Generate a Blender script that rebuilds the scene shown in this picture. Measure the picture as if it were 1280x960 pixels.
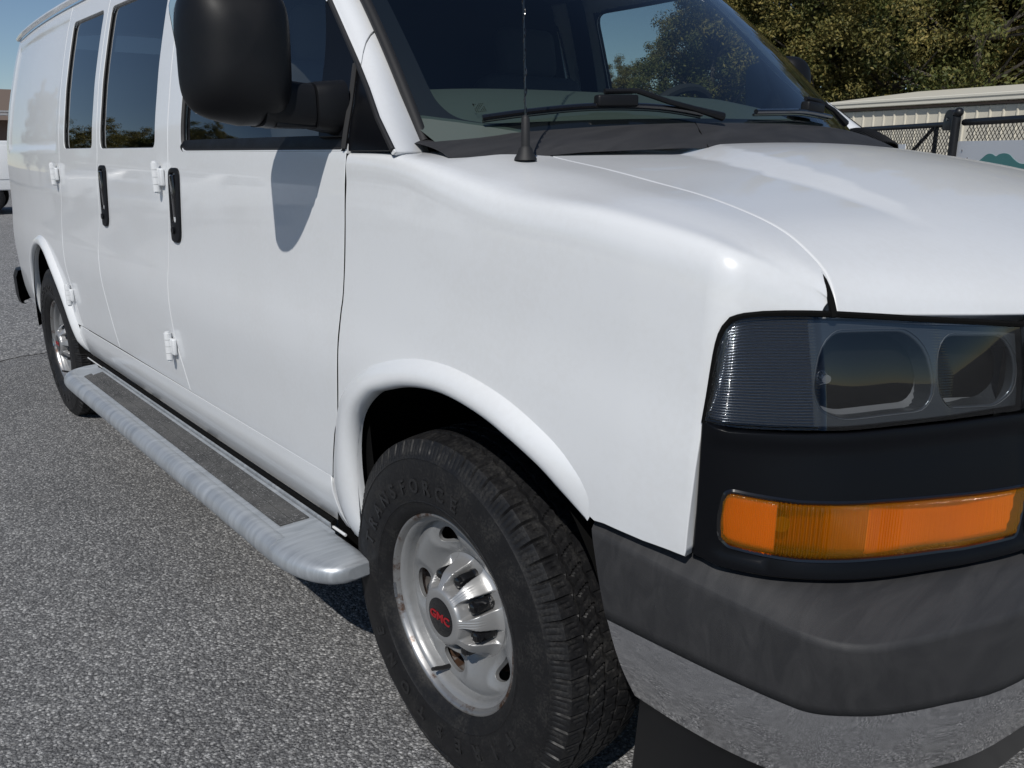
import bpy, bmesh, math, random, bisect
from mathutils import Vector, Matrix
from mathutils.geometry import delaunay_2d_cdt
for o in list(bpy.data.objects): bpy.data.objects.remove(o)
scene = bpy.context.scene
COL = scene.collection
R = math.radians
# ---------------------------------------------------------------- camera
cam_d = bpy.data.cameras.new('camera'); cam = bpy.data.objects.new('camera', cam_d); COL.objects.link(cam)
scene.camera = cam
cam_d.sensor_width = 36.0; cam_d.lens = 36.0*1050/1280; cam_d.clip_start = .02; cam_d.clip_end = 2000
CAM_POS = Vector((1.309, -1.866, 1.3165)); YAW, PITCH, ROLL = R(140.53), R(15.53), R(-.27)
fwd = Vector((math.cos(YAW)*math.cos(PITCH), math.sin(YAW)*math.cos(PITCH), -math.sin(PITCH)))
rgt = Vector((math.sin(YAW), -math.cos(YAW), 0)); up = rgt.cross(fwd)
r2 = math.cos(ROLL)*rgt+math.sin(ROLL)*up; u2 = -math.sin(ROLL)*rgt+math.cos(ROLL)*up
M = Matrix((r2, u2, -fwd)).transposed().to_4x4(); M.translation = CAM_POS
cam.matrix_world = M
# ---------------------------------------------------------------- sky and sun
SUN = Vector((.18, -.25, .315)).normalized()           # direction towards the sun
elev = math.asin(SUN.z); az = math.atan2(SUN.y, SUN.x)
world = bpy.data.worlds.new('World'); scene.world = world; world.use_nodes = True
wn = world.node_tree.nodes; bg = wn['Background']
sky = wn.new('ShaderNodeTexSky'); sky.sky_type = 'NISHITA'; sky.sun_disc = False
sky.sun_elevation = elev; sky.sun_rotation = math.pi/2-az
sky.altitude = 1200; sky.air_density = 1.0; sky.dust_density = .0; sky.ozone_density = 3.0
world.node_tree.links.new(sky.outputs[0], bg.inputs[0]); bg.inputs[1].default_value = .065
sd = bpy.data.lights.new('sun', 'SUN'); sd.energy = 3.45; sd.angle = R(.53); sd.color = (1, .965, .91)
sun = bpy.data.objects.new('sun', sd); COL.objects.link(sun)
sun.rotation_euler = SUN.to_track_quat('Z', 'Y').to_euler(); sun.location = (4, -6, 9)
scene.view_settings.view_transform = 'Standard'; scene.view_settings.look = 'None'
scene.view_settings.exposure = 0; scene.view_settings.gamma = 1; scene.view_settings.use_curve_mapping = False
scene.render.engine = 'CYCLES'
# ---------------------------------------------------------------- materials
MAT = {}
class N:                                                # tiny node helper
    def __init__(s, m): s.t = m.node_tree; s.n = s.t.nodes; s.l = s.t.links
    def add(s, kind, **kw):
        n = s.n.new(kind)
        for k, v in kw.items():
            if hasattr(n, k): setattr(n, k, v)
        return n
    def link(s, a, b): s.l.new(a, b)
    def noise(s, vec, scale, detail=4, rough=.55, dist=0):
        n = s.add('ShaderNodeTexNoise'); n.inputs['Scale'].default_value = scale; n.inputs['Detail'].default_value = detail
        n.inputs['Roughness'].default_value = rough; n.inputs['Distortion'].default_value = dist
        if vec: s.link(vec, n.inputs['Vector'])
        return n.outputs['Fac']
    def ramp(s, fac, stops):
        r = s.add('ShaderNodeValToRGB'); e = r.color_ramp.elements
        while len(e) < len(stops): e.new(.5)
        for el, (p, c) in zip(e, stops):
            el.position = p; el.color = (c, c, c, 1) if isinstance(c, (int, float)) else (*c, 1)
        s.link(fac, r.inputs[0]); return r.outputs[0]
    def mix(s, fac, a, b, blend='MIX'):
        m = s.add('ShaderNodeMix', data_type='RGBA', blend_type=blend)
        for v, i in ((fac, 0), (a, 6), (b, 7)):
            if isinstance(v, (int, float)): m.inputs[i].default_value = v
            elif isinstance(v, tuple): m.inputs[i].default_value = (*v, 1)
            else: s.link(v, m.inputs[i])
        return m.outputs[2]
    def math(s, op, a, b=0):
        m = s.add('ShaderNodeMath', operation=op)
        for v, i in ((a, 0), (b, 1)):
            if isinstance(v, (int, float)): m.inputs[i].default_value = v
            else: s.link(v, m.inputs[i])
        return m.outputs[0]
    def bump(s, h, strength=.3, dist=.002):
        b = s.add('ShaderNodeBump'); b.inputs['Strength'].default_value = strength; b.inputs['Distance'].default_value = dist
        s.link(h, b.inputs['Height']); return b.outputs[0]
def mat(name, col=(.5,.5,.5), rough=.5, metal=0., coat=0., spec=.5):
    m = bpy.data.materials.new(name); m.use_nodes = True; MAT[name] = m
    p = m.node_tree.nodes['Principled BSDF']
    p.inputs['Base Color'].default_value = (*col, 1); p.inputs['Roughness'].default_value = rough
    p.inputs['Metallic'].default_value = metal; p.inputs['Coat Weight'].default_value = coat
    p.inputs['Coat Roughness'].default_value = .02; p.inputs['Specular IOR Level'].default_value = spec
    return m, N(m), p
def obj_vec(n): return n.add('ShaderNodeTexCoord').outputs['Object']

m, n, p = mat('white_paint', (.72,.735,.75), .32, 0, .6)
v = obj_vec(n); d = n.noise(v, 3.0, 6, .6); d2 = n.noise(v, 90, 3)
n.link(n.mix(n.ramp(n.math('MULTIPLY', d, n.math('ADD', d2, .45)), [(.40, 0), (.62, .10)]), (.72,.735,.75), (.50,.48,.44)), p.inputs['Base Color'])
ws_ = n.add('ShaderNodeTexNoise'); ws_.inputs['Scale'].default_value = 2.2; ws_.inputs['Detail'].default_value = 1; n.link(v, ws_.inputs['Vector'])
cb = n.bump(n.math('ADD', n.math('MULTIPLY', ws_.outputs['Fac'], 1.0), n.math('MULTIPLY', n.noise(v, 420, 2), .010)), .05, .02)
n.link(cb, p.inputs['Coat Normal'])
m, n, p = mat('black_plastic', (.007,.0075,.009), .40, spec=.22)
v = obj_vec(n); n.link(n.bump(n.noise(v, 900, 2), .25, .0006), p.inputs['Normal'])
n.link(n.ramp(n.noise(v, 14, 4), [(.3,.40),(.7,.55)]), p.inputs['Roughness'])
m, n, p = mat('bumper_plastic', (.045,.045,.048), .6)
v = obj_vec(n); n.link(n.bump(n.noise(v, 1100, 2), .45, .0009), p.inputs['Normal'])
sc = n.add('ShaderNodeMapping'); sc.inputs['Scale'].default_value = (14, 2.2, 5); sc.inputs['Rotation'].default_value = (0, 0, .5); n.link(v, sc.inputs[0])
n.link(n.mix(n.ramp(n.noise(sc.outputs[0], 2.2, 5, .6, 1.2), [(.40, 0), (.70, .40)]), (.026,.026,.028), (.060,.059,.060)), p.inputs['Base Color']); p.inputs['Specular IOR Level'].default_value = .4
m, n, p = mat('satin_black', (.004,.0045,.006), .30, spec=.16)
n.link(n.bump(n.noise(obj_vec(n), 1300, 2), .2, .0005), p.inputs['Normal'])
mat('gloss_black', (.006,.006,.007), .12, 0, .5)
mat('rubber', (.012,.012,.013), .62)
mat('gap_black', (.004,.004,.004), .9, spec=.1)
m, n, p = mat('tyre_rubber', (.017,.017,.018), .58, spec=.3)
v = obj_vec(n); d = n.noise(v, 22, 6, .65); d3 = n.noise(v, 230, 3)
n.link(n.mix(n.ramp(n.math('MULTIPLY', d, d3), [(.24, 0), (.42, .55)]), (.009,.009,.010), (.042,.040,.037)), p.inputs['Base Color'])
n.link(n.bump(d3, .25, .001), p.inputs['Normal']); n.link(n.ramp(d, [(.35,.42),(.65,.68)]), p.inputs['Roughness'])
mat('tyre_letter', (.016,.016,.017), .38, spec=.4)
m, n, p = mat('wheel_silver', (.36,.365,.37), .40, .45)
v = obj_vec(n); d = n.noise(v, 26, 7, .7)
n.link(n.mix(n.ramp(d, [(.55, 0), (.78, .45)]), (.29,.295,.30), (.15,.135,.12)), p.inputs['Base Color'])
n.link(n.ramp(n.noise(v, 60, 4), [(.3,.34),(.7,.50)]), p.inputs['Roughness'])
m, n, p = mat('rim_flange', (.30,.29,.28), .4, .8)
d = n.noise(obj_vec(n), 18, 8, .7)
n.link(n.mix(n.ramp(d, [(.50, 0), (.60, 1)]), (.36,.36,.36), (.13,.075,.05)), p.inputs['Base Color'])
m, n, p = mat('cap_silver', (.40,.40,.40), .36, .6)
m, n, p = mat('rust', (.16,.085,.05), .8, .2)
d = n.noise(obj_vec(n), 40, 6, .7); n.link(n.ramp(d, [(.3,(.05,.03,.022)),(.7,(.22,.125,.075))]), p.inputs['Base Color'])
m, n, p = mat('chrome', (.74,.74,.75), .05, 1.0)
v = obj_vec(n); n.link(n.ramp(n.noise(v, 30, 5), [(.4,.035),(.75,.16)]), p.inputs['Roughness'])
n.link(n.bump(n.noise(v, 16, 2), .10, .004), p.inputs['Normal'])
m, n, p = mat('galvanized', (.42,.45,.48), .45, .55)
v = obj_vec(n); mp = n.add('ShaderNodeMapping'); mp.inputs['Scale'].default_value = (26, 3, 3); n.link(v, mp.inputs[0])
d = n.noise(mp.outputs[0], 1.6, 6, .65, .6); d2 = n.noise(v, 24, 5)
n.link(n.mix(n.math('MULTIPLY', d2, .8), n.ramp(d, [(.3,(.26,.285,.31)),(.5,(.42,.45,.48)),(.72,(.60,.63,.66))]), (.47,.49,.51)), p.inputs['Base Color'])
n.link(n.ramp(d, [(.3,.34),(.7,.55)]), p.inputs['Roughness'])
m, n, p = mat('grip_tape', (.03,.03,.032), .75)
v = obj_vec(n); vo = n.add('ShaderNodeTexVoronoi'); vo.inputs['Scale'].default_value = 330; n.link(v, vo.inputs['Vector'])
n.link(n.mix(n.ramp(n.noise(v, 9, 5), [(.35, 0), (.7, .7)]), n.ramp(n.math('MULTIPLY', vo.outputs['Color'], 1.0), [(.25,.025),(.8,.075),(.93,.40)]), (.11,.108,.105)), p.inputs['Base Color'])
n.link(n.bump(vo.outputs['Distance'], .8, .002), p.inputs['Normal'])
mat('amber_back', (.66,.33,.04), .25, .45, .4)
mat('amber_gold', (.50,.30,.045), .18, .8, .6)
mat('dark_chrome', (.40,.42,.45), .17, 1.0)
mat('lamp_silver', (.20,.21,.23), .24, .9)
mat('lamp_bucket', (.24,.245,.25), .45, .3)
mat('lamp_dark', (.09,.10,.11), .25, .6)
mat('interior_dark', (.016,.017,.019), .8)
m, n, p = mat('dash_vinyl', (.085,.105,.095), .5)
n.link(n.bump(n.noise(obj_vec(n), 350, 3), .3, .001), p.inputs['Normal'])
mat('seat_cloth', (.05,.052,.056), .9)
mat('headliner', (.10,.10,.10), .9)
mat('logo_red', (.30,.012,.018), .35)
mat('print_white', (.75,.75,.75), .5)
def glass(name, tint, ior=1.5, rough=0., gloss=(1,1,1), bump=None):
    m = bpy.data.materials.new(name); m.use_nodes = True; MAT[name] = m
    n = N(m); n.n.remove(n.n['Principled BSDF']); out = n.n['Material Output']
    tr = n.add('ShaderNodeBsdfTransparent'); tr.inputs[0].default_value = (*tint, 1)
    gl = n.add('ShaderNodeBsdfGlossy'); gl.inputs['Color'].default_value = (*gloss, 1); gl.inputs['Roughness'].default_value = rough
    lw = n.add('ShaderNodeLayerWeight'); lw.inputs[0].default_value = .5; f0 = 1.7*((ior-1)/(ior+1))**2
    fr = n.math('ADD', n.math('MULTIPLY', n.math('POWER', lw.outputs['Facing'], 4.2), 1-f0), f0)
    mx = n.add('ShaderNodeMixShader'); n.link(fr, mx.inputs[0]); n.link(tr.outputs[0], mx.inputs[1]); n.link(gl.outputs[0], mx.inputs[2])
    if bump:
        b = n.bump(n.noise(obj_vec(n), bump[0], 2), bump[1], .004); n.link(b, gl.inputs['Normal'])
    n.link(mx.outputs[0], out.inputs[0]); return m
glass('windscreen_glass', (.70,.76,.73), 1.55)
glass('tint_glass', (.07,.075,.08), 1.60, bump=(2.5, .05))
glass('door_glass', (.72,.76,.74), 1.58, bump=(2.5, .05))
glass('lens_clear', (.80,.82,.84), 1.50, .02)
ml = glass('lens_amber', (.98,.56,.06), 1.33, .05, (1,.92,.85)); nl = N(ml)
df = nl.add('ShaderNodeBsdfTranslucent'); df.inputs[0].default_value = (1.0,.52,.014,1); dd = nl.add('ShaderNodeBsdfDiffuse'); dd.inputs[0].default_value = (.85,.40,.012,1)
a1 = nl.add('ShaderNodeMixShader'); a1.inputs[0].default_value = .5; nl.link(df.outputs[0], a1.inputs[1]); nl.link(dd.outputs[0], a1.inputs[2])
mxs = [x for x in nl.n if x.type == 'MIX_SHADER' and x is not a1 and x.name != a1.name][0]; trn = [x for x in nl.n if x.type == 'BSDF_TRANSPARENT'][0]
a2 = nl.add('ShaderNodeMixShader'); a2.inputs[0].default_value = .20; nl.link(trn.outputs[0], a2.inputs[1]); nl.link(a1.outputs[0], a2.inputs[2]); nl.link(a2.outputs[0], mxs.inputs[1])
# lens layers under the clear cover: dotted ceramic band
m, n, p = mat('frit_black', (.008,.009,.012), .35)
# ground
def asphalt(name, dark, light, sc, warm):
    m, n, p = mat(name, dark, .85)
    v = n.add('ShaderNodeNewGeometry').outputs['Position']
    vo = n.add('ShaderNodeTexVoronoi'); vo.inputs['Scale'].default_value = sc; n.link(v, vo.inputs['Vector'])
    vo2 = n.add('ShaderNodeTexVoronoi'); vo2.inputs['Scale'].default_value = sc*2.6; n.link(v, vo2.inputs['Vector'])
    bw = n.add('ShaderNodeSeparateColor'); n.link(vo.outputs['Color'], bw.inputs[0])
    bw2 = n.add('ShaderNodeSeparateColor'); n.link(vo2.outputs['Color'], bw2.inputs[0])
    stone = n.ramp(bw.outputs[0], [(0,tuple(c*.55 for c in dark)),(.45,dark),(.8,light),(1.0,tuple(min(1,c*1.75) for c in light))])
    fine = n.ramp(bw2.outputs[1], [(0,tuple(c*.5 for c in dark)),(.6,dark),(1,tuple(c*1.2 for c in light))])
    base = n.mix(.42, stone, fine)
    edge = n.ramp(vo.outputs['Distance'], [(.25, 1), (.62, .42)])
    base = n.mix(.75, base, edge, 'MULTIPLY')
    big = n.ramp(n.noise(v, .7, 6, .6), [(.3,.84),(.7,1.12)])
    base = n.mix(1.0, base, big, 'MULTIPLY')
    st = n.ramp(n.noise(v, 2.3, 7, .7), [(.60, 0), (.72, .35)])
    base = n.mix(st, base, warm)
    n.link(base, p.inputs['Base Color'])
    h = n.math('ADD', n.math('MULTIPLY', vo.outputs['Distance'], -1.0), n.math('MULTIPLY', vo2.outputs['Distance'], -.35))
    n.link(n.bump(h, .9, .006), p.inputs['Normal'])
    return m
asphalt('asphalt_old', (.185,.185,.19), (.43,.427,.42), 128, (.10,.093,.085))
asphalt('asphalt_far', (.24,.24,.243), (.47,.465,.455), 70, (.17,.16,.14))
m, n, p = mat('metal_beige', (.6,.56,.47), .5)
n.link(n.mix(n.ramp(n.noise(obj_vec(n), 1.3, 5), [(.35, 0), (.75, .4)]), (.64,.595,.49), (.53,.49,.405)), p.inputs['Base Color'])
mat('metal_cream', (.66,.63,.54), .45)
mat('fence_black', (.008,.008,.009), .42)
m, n, p = mat('sign_white', (.80,.81,.82), .4)
mat('sign_teal', (.085,.27,.255), .45)
mat('sign_blue', (.06,.13,.42), .5)
mat('roof_brown', (.16,.12,.095), .8)
mat('brick', (.20,.13,.10), .85)
m, n, p = mat('bark', (.09,.075,.06), .9)
n.link(n.ramp(n.noise(obj_vec(n), 9, 6, .7), [(.3,(.045,.037,.03)),(.7,(.15,.13,.11))]), p.inputs['Base Color'])
def leaves(name, a, b, c):
    m = bpy.data.materials.new(name); m.use_nodes = True; MAT[name] = m
    n = N(m); p = n.n['Principled BSDF']; p.inputs['Roughness'].default_value = .55; p.inputs['Specular IOR Level'].default_value = .3
    g = n.add('ShaderNodeNewGeometry')
    pos = n.noise(g.outputs['Position'], .35, 3)
    f = n.math('ADD', n.math('MULTIPLY', g.outputs['Random Per Island'], .55), n.math('MULTIPLY', pos, .6))
    colr = n.ramp(f, [(.2, a), (.55, b), (.88, c)])
    n.link(colr, p.inputs['Base Color'])
    t = n.add('ShaderNodeBsdfTranslucent'); n.link(colr, t.inputs[0])
    mx = n.add('ShaderNodeMixShader'); mx.inputs[0].default_value = .28
    n.link(p.outputs[0], mx.inputs[1]); n.link(t.outputs[0], mx.inputs[2]); n.link(mx.outputs[0], n.n['Material Output'].inputs[0])
leaves('leaf_olive', (.055,.064,.020), (.165,.152,.045), (.33,.26,.085))
leaves('leaf_green', (.034,.050,.015), (.095,.110,.032), (.21,.19,.06))
# ---------------------------------------------------------------- shape functions of the van (metres; x forward, y left, z up)
def lin(tab, v):
    if v <= tab[0][0]: return tab[0][1]
    if v >= tab[-1][0]: return tab[-1][1]
    for (a, p), (b, q) in zip(tab, tab[1:]):
        if v <= b: return p + (q-p)*(v-a)/(b-a)
def herm(tab, v):                       # smooth (Catmull-Rom tangents) table lookup
    n = len(tab)
    if v <= tab[0][0]: return tab[0][1]
    if v >= tab[-1][0]: return tab[-1][1]
    i = bisect.bisect_right([t[0] for t in tab], v)-1
    x0, y0 = tab[i]; x1, y1 = tab[i+1]; h = x1-x0
    def tan(k):
        if k == 0 or k == n-1:
            a, b = (tab[0], tab[1]) if k == 0 else (tab[-2], tab[-1])
            return (b[1]-a[1])/(b[0]-a[0])
        return (tab[k+1][1]-tab[k-1][1])/(tab[k+1][0]-tab[k-1][0])
    t = (v-x0)/h; m0 = tan(i)*h; m1 = tan(i+1)*h
    return (2*t**3-3*t*t+1)*y0+(t**3-2*t*t+t)*m0+(-2*t**3+3*t*t)*y1+(t**3-t*t)*m1
S_TAB = [(.38,.925),(.44,.955),(.50,.972),(.57,.982),(.70,.990),(.82,.994),(.90,.990),(.97,.982),(1.05,.976),(1.15,.972),(1.25,.968),(1.31,.962),(1.40,.950),(1.5,.930),(1.6,.908),(1.8,.853),(1.92,.812),(2.00,.772),(2.06,.712)]
FRONT_SUB = [(.5,0),(.6,.004),(.64,.008),(.66,.024),(.70,.073),(.74,.130),(.80,.21)]
def S(x, z):                            # half width of the body side
    w = herm(S_TAB, z)
    if z > 1.31 and x < -2.9: w -= .010*smooth(1.325,1.345,z)*smooth(-2.985,-3.01,x)*smooth(1.90,1.87,z)*smooth(-4.45,-4.40,x)
    if x < -3.0: w -= .085*((-3.0-x)/1.7)**2
    if x < -4.55: w -= .16*(1-math.sqrt(max(0,1-((-4.55-x)/.22)**2)))
    if z > 1.30 and x > -1.2: w -= .055*smooth(-1.2,-.35,x)*smooth(1.30,1.60,z)
    if x > .5: w -= herm(FRONT_SUB, x)
    return w
FACE_TOP = [(.645,-.968,1.095),(.668,-.945,1.107),(.698,-.90,1.109),(.737,-.84,1.106),(.768,-.782,1.10),(.80,-.714,1.092),(.838,-.651,1.086),(.876,-.588,1.08),(.915,-.46,1.072),(.94,-.25,1.066),(.95,0,1.064)]
FACE_MID = [(.637,-.976,.957),(.668,-.962,.955),(.72,-.905,.951),(.768,-.84,.95),(.803,-.77,.95),(.835,-.70,.95),(.86,-.635,.95),(.886,-.562,.95),(.915,-.44,.95),(.935,-.25,.95),(.94,0,.95)]
FACE_BOT = [(.628,-.968,.757),(.672,-.958,.755),(.735,-.93,.755),(.79,-.88,.755),(.83,-.82,.755),(.865,-.75,.757),(.89,-.69,.757),(.922,-.595,.76),(.945,-.45,.76),(.955,-.25,.76),(.96,0,.76)]
def crv(pts, s):                        # Catmull-Rom through 3D points, s in index units
    n = len(pts); s = min(max(s, 0), n-1-1e-9); i = int(s); t = s-i
    p = [pts[max(i-1,0)], pts[i], pts[i+1], pts[min(i+2,n-1)]]
    return tuple(.5*(2*p[1][k]+(p[2][k]-p[0][k])*t+(2*p[0][k]-5*p[1][k]+4*p[2][k]-p[3][k])*t*t+(3*p[1][k]-p[0][k]-3*p[2][k]+p[3][k])*t**3) for k in range(3))
def face(s, h):                         # front face: h = 1 lamp top, 0 lamp bottom, -1 bumper top
    m = crv(FACE_MID, s); e = crv(FACE_TOP, s) if h >= 0 else crv(FACE_BOT, s)
    a = abs(h)
    bul = .012*(1-a)*a*4*.5             # slight bulge
    return (m[0]+(e[0]-m[0])*a+bul*.6, m[1]+(e[1]-m[1])*a-bul*.5, m[2]+(e[2]-m[2])*a)
# fender section control points by station: (x, [(y,z) ... from seam downwards to the side])
SEAM = [(-.09,-.69,1.322),(-.022,-.70,1.314),(.056,-.71,1.301),(.20,-.725,1.2826),(.33,-.74,1.263),(.4485,-.76,1.2455),(.558,-.785,1.2235),(.624,-.80,1.2035),(.673,-.815,1.180),(.706,-.826,1.158),(.726,-.836,1.1335),(.7375,-.842,1.108)]
CENT = [(.12,0,1.332),(.165,0,1.330),(.22,0,1.327),(.29,0,1.320),(.38,0,1.306),(.50,0,1.281),(.64,0,1.240),(.76,0,1.192),(.85,0,1.147),(.905,0,1.111),(.94,0,1.083),(.952,0,1.066)]
def smooth(a, b, v):
    t = min(max((v-a)/(b-a), 0), 1); return t*t*(3-2*t)
def hood(s, v):                         # s along (index units 0..11), v 0 = seam, 1 = centre
    a = crv(SEAM, s); b = crv(CENT, s)
    y = a[1]*(1-v)
    q = 1-(1-v)**2                      # crown
    c3 = v*v*(3-2*v); w = q*.8+c3*.2
    # plan position of the nose follows the lamp edge
    x = a[0]+(b[0]-a[0])*(math.sin(v*math.pi/2)*.75+c3*.25)
    z = a[2]+(b[2]-a[2])*w
    v1 = lin([(0,.46),(2.1,.41),(4.9,.335),(6.2,.335),(7.05,.36)], s); v2 = lin([(0,.63),(1.5,.57),(4.1,.47),(5.4,.43),(6.6,.40),(7.05,.385)], s)
    h = .105*(v2-v1)*smooth(7.4,5.5,s)*smooth(-.3,.6,s)
    z -= h*(v/v1 if v < v1 else max(0, 1-(v-v1)/(v2-v1)))
    return (x, y, z)
SHY = [(-.40,.962),(0,.962),(.3,.962),(.55,.958),(.63,.945),(.66,.925),(.70,.885),(.74,.845)]
def seam_at(x):
    xs = [p[0] for p in SEAM]
    y = herm([(p[0],p[1]) for p in SEAM], x); z = herm([(p[0],p[2]) for p in SEAM], x)
    return y, z
CREASE = [(-.4,1.313),(-.2,1.311),(-.1,1.301),(-.02,1.284),(.08,1.262),(.19,1.242),(.385,1.229),(.545,1.207),(.61,1.195),(.65,1.182),(.68,1.161),(.71,1.136),(.74,1.106)]
def fender_prof(x):                     # list of (y,z) from seam (t=0) down (t=1..)
    if x < -.02: ys, zs = -.70, 1.314+.004*smooth(-.02,-.15,x)
    else: ys, zs = seam_at(x)
    zc = min(zs-.003, herm(CREASE, x)); yc = -(S(x, 1.1)-.020); zb = zc-.115; w = -S(x, zb)
    rr = lin([(-.4,.5),(-.25,.7),(0,1.0),(.5,1.0),(.66,.7),(.74,.3)], x)
    top = lambda t: (ys+(yc-ys)*t, zs+(zc-zs)*t**2.1)
    pts = [top(0), top(.40), top(.75), (yc+.006*rr, zc+.001), (yc-.0115, zc-.022*rr-.004), (-S(x, zc-.062)+.0015, zc-.062)]
    n = 8
    for k in range(n):
        zz = zb+(.42-zb)*k/(n-1); pts.append((-S(x, zz), zz))
    return pts
def fender(x, t):
    p = fender_prof(x); q = crv([(a, b, 0) for a, b in p], t)
    return (x, q[0], q[1])
def fender_t(x, z):                     # parameter of height z on the side
    lo, hi = 1.0, 13-1e-6
    for _ in range(40):
        m = (lo+hi)/2
        if fender(x, m)[2] > z: lo = m
        else: hi = m
    return (lo+hi)/2

def ws(u, v):                           # windscreen: u -1 right .. 1 left, v 0 base .. 1 top
    a = abs(u)
    bx, bz = .05-.25*a**2.4, 1.374-.046*a**2.2
    tx, tz = -.56-.23*a**2.4, 1.90-.02*a*a
    y = u*(.85-.105*v); w = .02*math.sin(v*math.pi)
    return (bx+(tx-bx)*v+w*.7, y, bz+(tz-bz)*v+w*.7)
def ws_edge(z):                         # x and |y| of the screen edge at height z
    v = min(max((z-1.328)/(1.88-1.328), -.05), 1.0)
    return -.20+(-.79+.20)*v+.014*math.sin(max(v,0)*math.pi), .85-.105*v
XF = [(1.316,-.15),(1.44,-.31),(1.5,-.397),(1.575,-.495),(1.641,-.567),(1.83,-.76),(1.95,-.87)]
def S2(x, z): return S(x, z)
def pillar(t, z):                       # t 0 = black door trim line on the side, 1 = screen edge
    xf = lin(XF, z)+.008; xe, ye = ws_edge(z); w = S(xf, z)
    b = .020*math.sin(min(max(t,0),1)*math.pi)
    return (xf+(xe-xf)*t+b*.75, -(w+(ye-w)*t+b*.6), z)
# ---------------------------------------------------------------- mesh helpers
def link(me, name, material, parent=None, smooth=True):
    o = bpy.data.objects.new(name, me); COL.objects.link(o)
    if material and not me.materials: me.materials.append(MAT[material])
    if smooth: me.shade_smooth()
    if parent: o.parent = parent
    return o
def tag(o, label, cat, group=None, kind=None):
    if label: o['label'] = label
    if cat: o['category'] = cat
    if group: o['group'] = group
    if kind: o['kind'] = kind
    return o
def empty(name, loc=(0,0,0), rz=0):
    o = bpy.data.objects.new(name, None); COL.objects.link(o); o.location = loc; o.rotation_euler = (0, 0, rz); o.empty_display_size = .1
    return o
def copy_tree(o, parent=None):
    c = o.copy(); COL.objects.link(c)
    if parent: c.parent = parent
    for ch in list(o.children): copy_tree(ch, c)
    return c
class MB:
    def __init__(s): s.v = []; s.f = []
    def add(s, vs, fs):
        b = len(s.v); s.v += [tuple(q) for q in vs]; s.f += [tuple(i+b for i in f) for f in fs]; return s
    def box(s, c, d, rot=None, bev=0):
        hx, hy, hz = d[0]/2, d[1]/2, d[2]/2
        if not bev:
            vs = [Vector((x, y, z)) for x in (-hx, hx) for y in (-hy, hy) for z in (-hz, hz)]
            fs = [(0,1,3,2),(4,6,7,5),(0,4,5,1),(2,3,7,6),(0,2,6,4),(1,5,7,3)]
        else:
            bm = bmesh.new(); bmesh.ops.create_cube(bm, size=1)
            for q in bm.verts: q.co = Vector((q.co.x*d[0], q.co.y*d[1], q.co.z*d[2]))
            bmesh.ops.bevel(bm, geom=bm.edges[:], offset=bev, segments=3, profile=.5, affect='EDGES')
            bm.verts.index_update(); vs = [q.co.copy() for q in bm.verts]; fs = [[q.index for q in f.verts] for f in bm.faces]; bm.free()
        if rot is not None: vs = [rot @ q for q in vs]
        c = Vector(c); return s.add([q+c for q in vs], fs)
    def tube(s, path, r, n=10, cap=True, close=False):
        P = [Vector(q) for q in path]; k = len(P)
        rs = r if isinstance(r, (list, tuple)) else [r]*k
        T = [(P[(i+1)%k if close else min(i+1,k-1)]-P[i-1 if (close or i>0) else 0]).normalized() for i in range(k)]
        a = Vector((0,0,1)) if abs(T[0].z) < .9 else Vector((1,0,0)); nr = (a-T[0]*a.dot(T[0])).normalized()
        vs = []
        for i in range(k):
            nr = (nr-T[i]*nr.dot(T[i])).normalized(); b = T[i].cross(nr)
            vs += [P[i]+rs[i]*(math.cos(2*math.pi*j/n)*nr+math.sin(2*math.pi*j/n)*b) for j in range(n)]
        fs = [(i%k*n+j, i%k*n+(j+1)%n, (i+1)%k*n+(j+1)%n, (i+1)%k*n+j) for i in range(k if close else k-1) for j in range(n)]
        if cap and not close: fs += [tuple(range(n))[::-1], tuple((k-1)*n+j for j in range(n))]
        return s.add(vs, fs)
    def grid(s, fn, na, nb, closea=False):
        vs = [fn(i, j) for i in range(na) for j in range(nb)]
        fs = [(i*nb+j, (i+1)%na*nb+j, (i+1)%na*nb+j+1, i*nb+j+1) for i in range(na if closea else na-1) for j in range(nb-1)]
        return s.add(vs, fs)
    def prism(s, poly, fn0, fn1):
        k = len(poly); vs = [fn0(*q) for q in poly]+[fn1(*q) for q in poly]
        return s.add(vs, [tuple(range(k))[::-1], tuple(range(k, 2*k))]+[(i, (i+1)%k, (i+1)%k+k, i+k) for i in range(k)])
    def build(s, name, material, parent=None, smooth=True, angle=None):
        me = bpy.data.meshes.new(name); me.from_pydata(s.v, [], s.f)
        bm = bmesh.new(); bm.from_mesh(me); bmesh.ops.recalc_face_normals(bm, faces=bm.faces[:]); bm.to_mesh(me); bm.free()
        o = link(me, name, material, parent, smooth)
        if smooth:
            try: me.set_sharp_from_angle(angle=R(angle or 38))
            except Exception: pass
        return o
def lathe(prof, n=96, axis='y'):                         # prof = [(radius, axial)], axis y
    m = MB(); k = len(prof)
    return m.grid(lambda i, j: (prof[j][0]*math.cos(2*math.pi*i/n), prof[j][1], prof[j][0]*math.sin(2*math.pi*i/n)), n, k, True)
def resample(poly, step, closed=True):
    out = []; k = len(poly)
    for i in range(k if closed else k-1):
        a, b = poly[i], poly[(i+1)%k]; L = math.hypot(b[0]-a[0], b[1]-a[1]); c = max(1, int(round(L/step)))
        out += [(a[0]+(b[0]-a[0])*j/c, a[1]+(b[1]-a[1])*j/c) for j in range(c)]
    if not closed: out.append(poly[-1])
    return out
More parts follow.
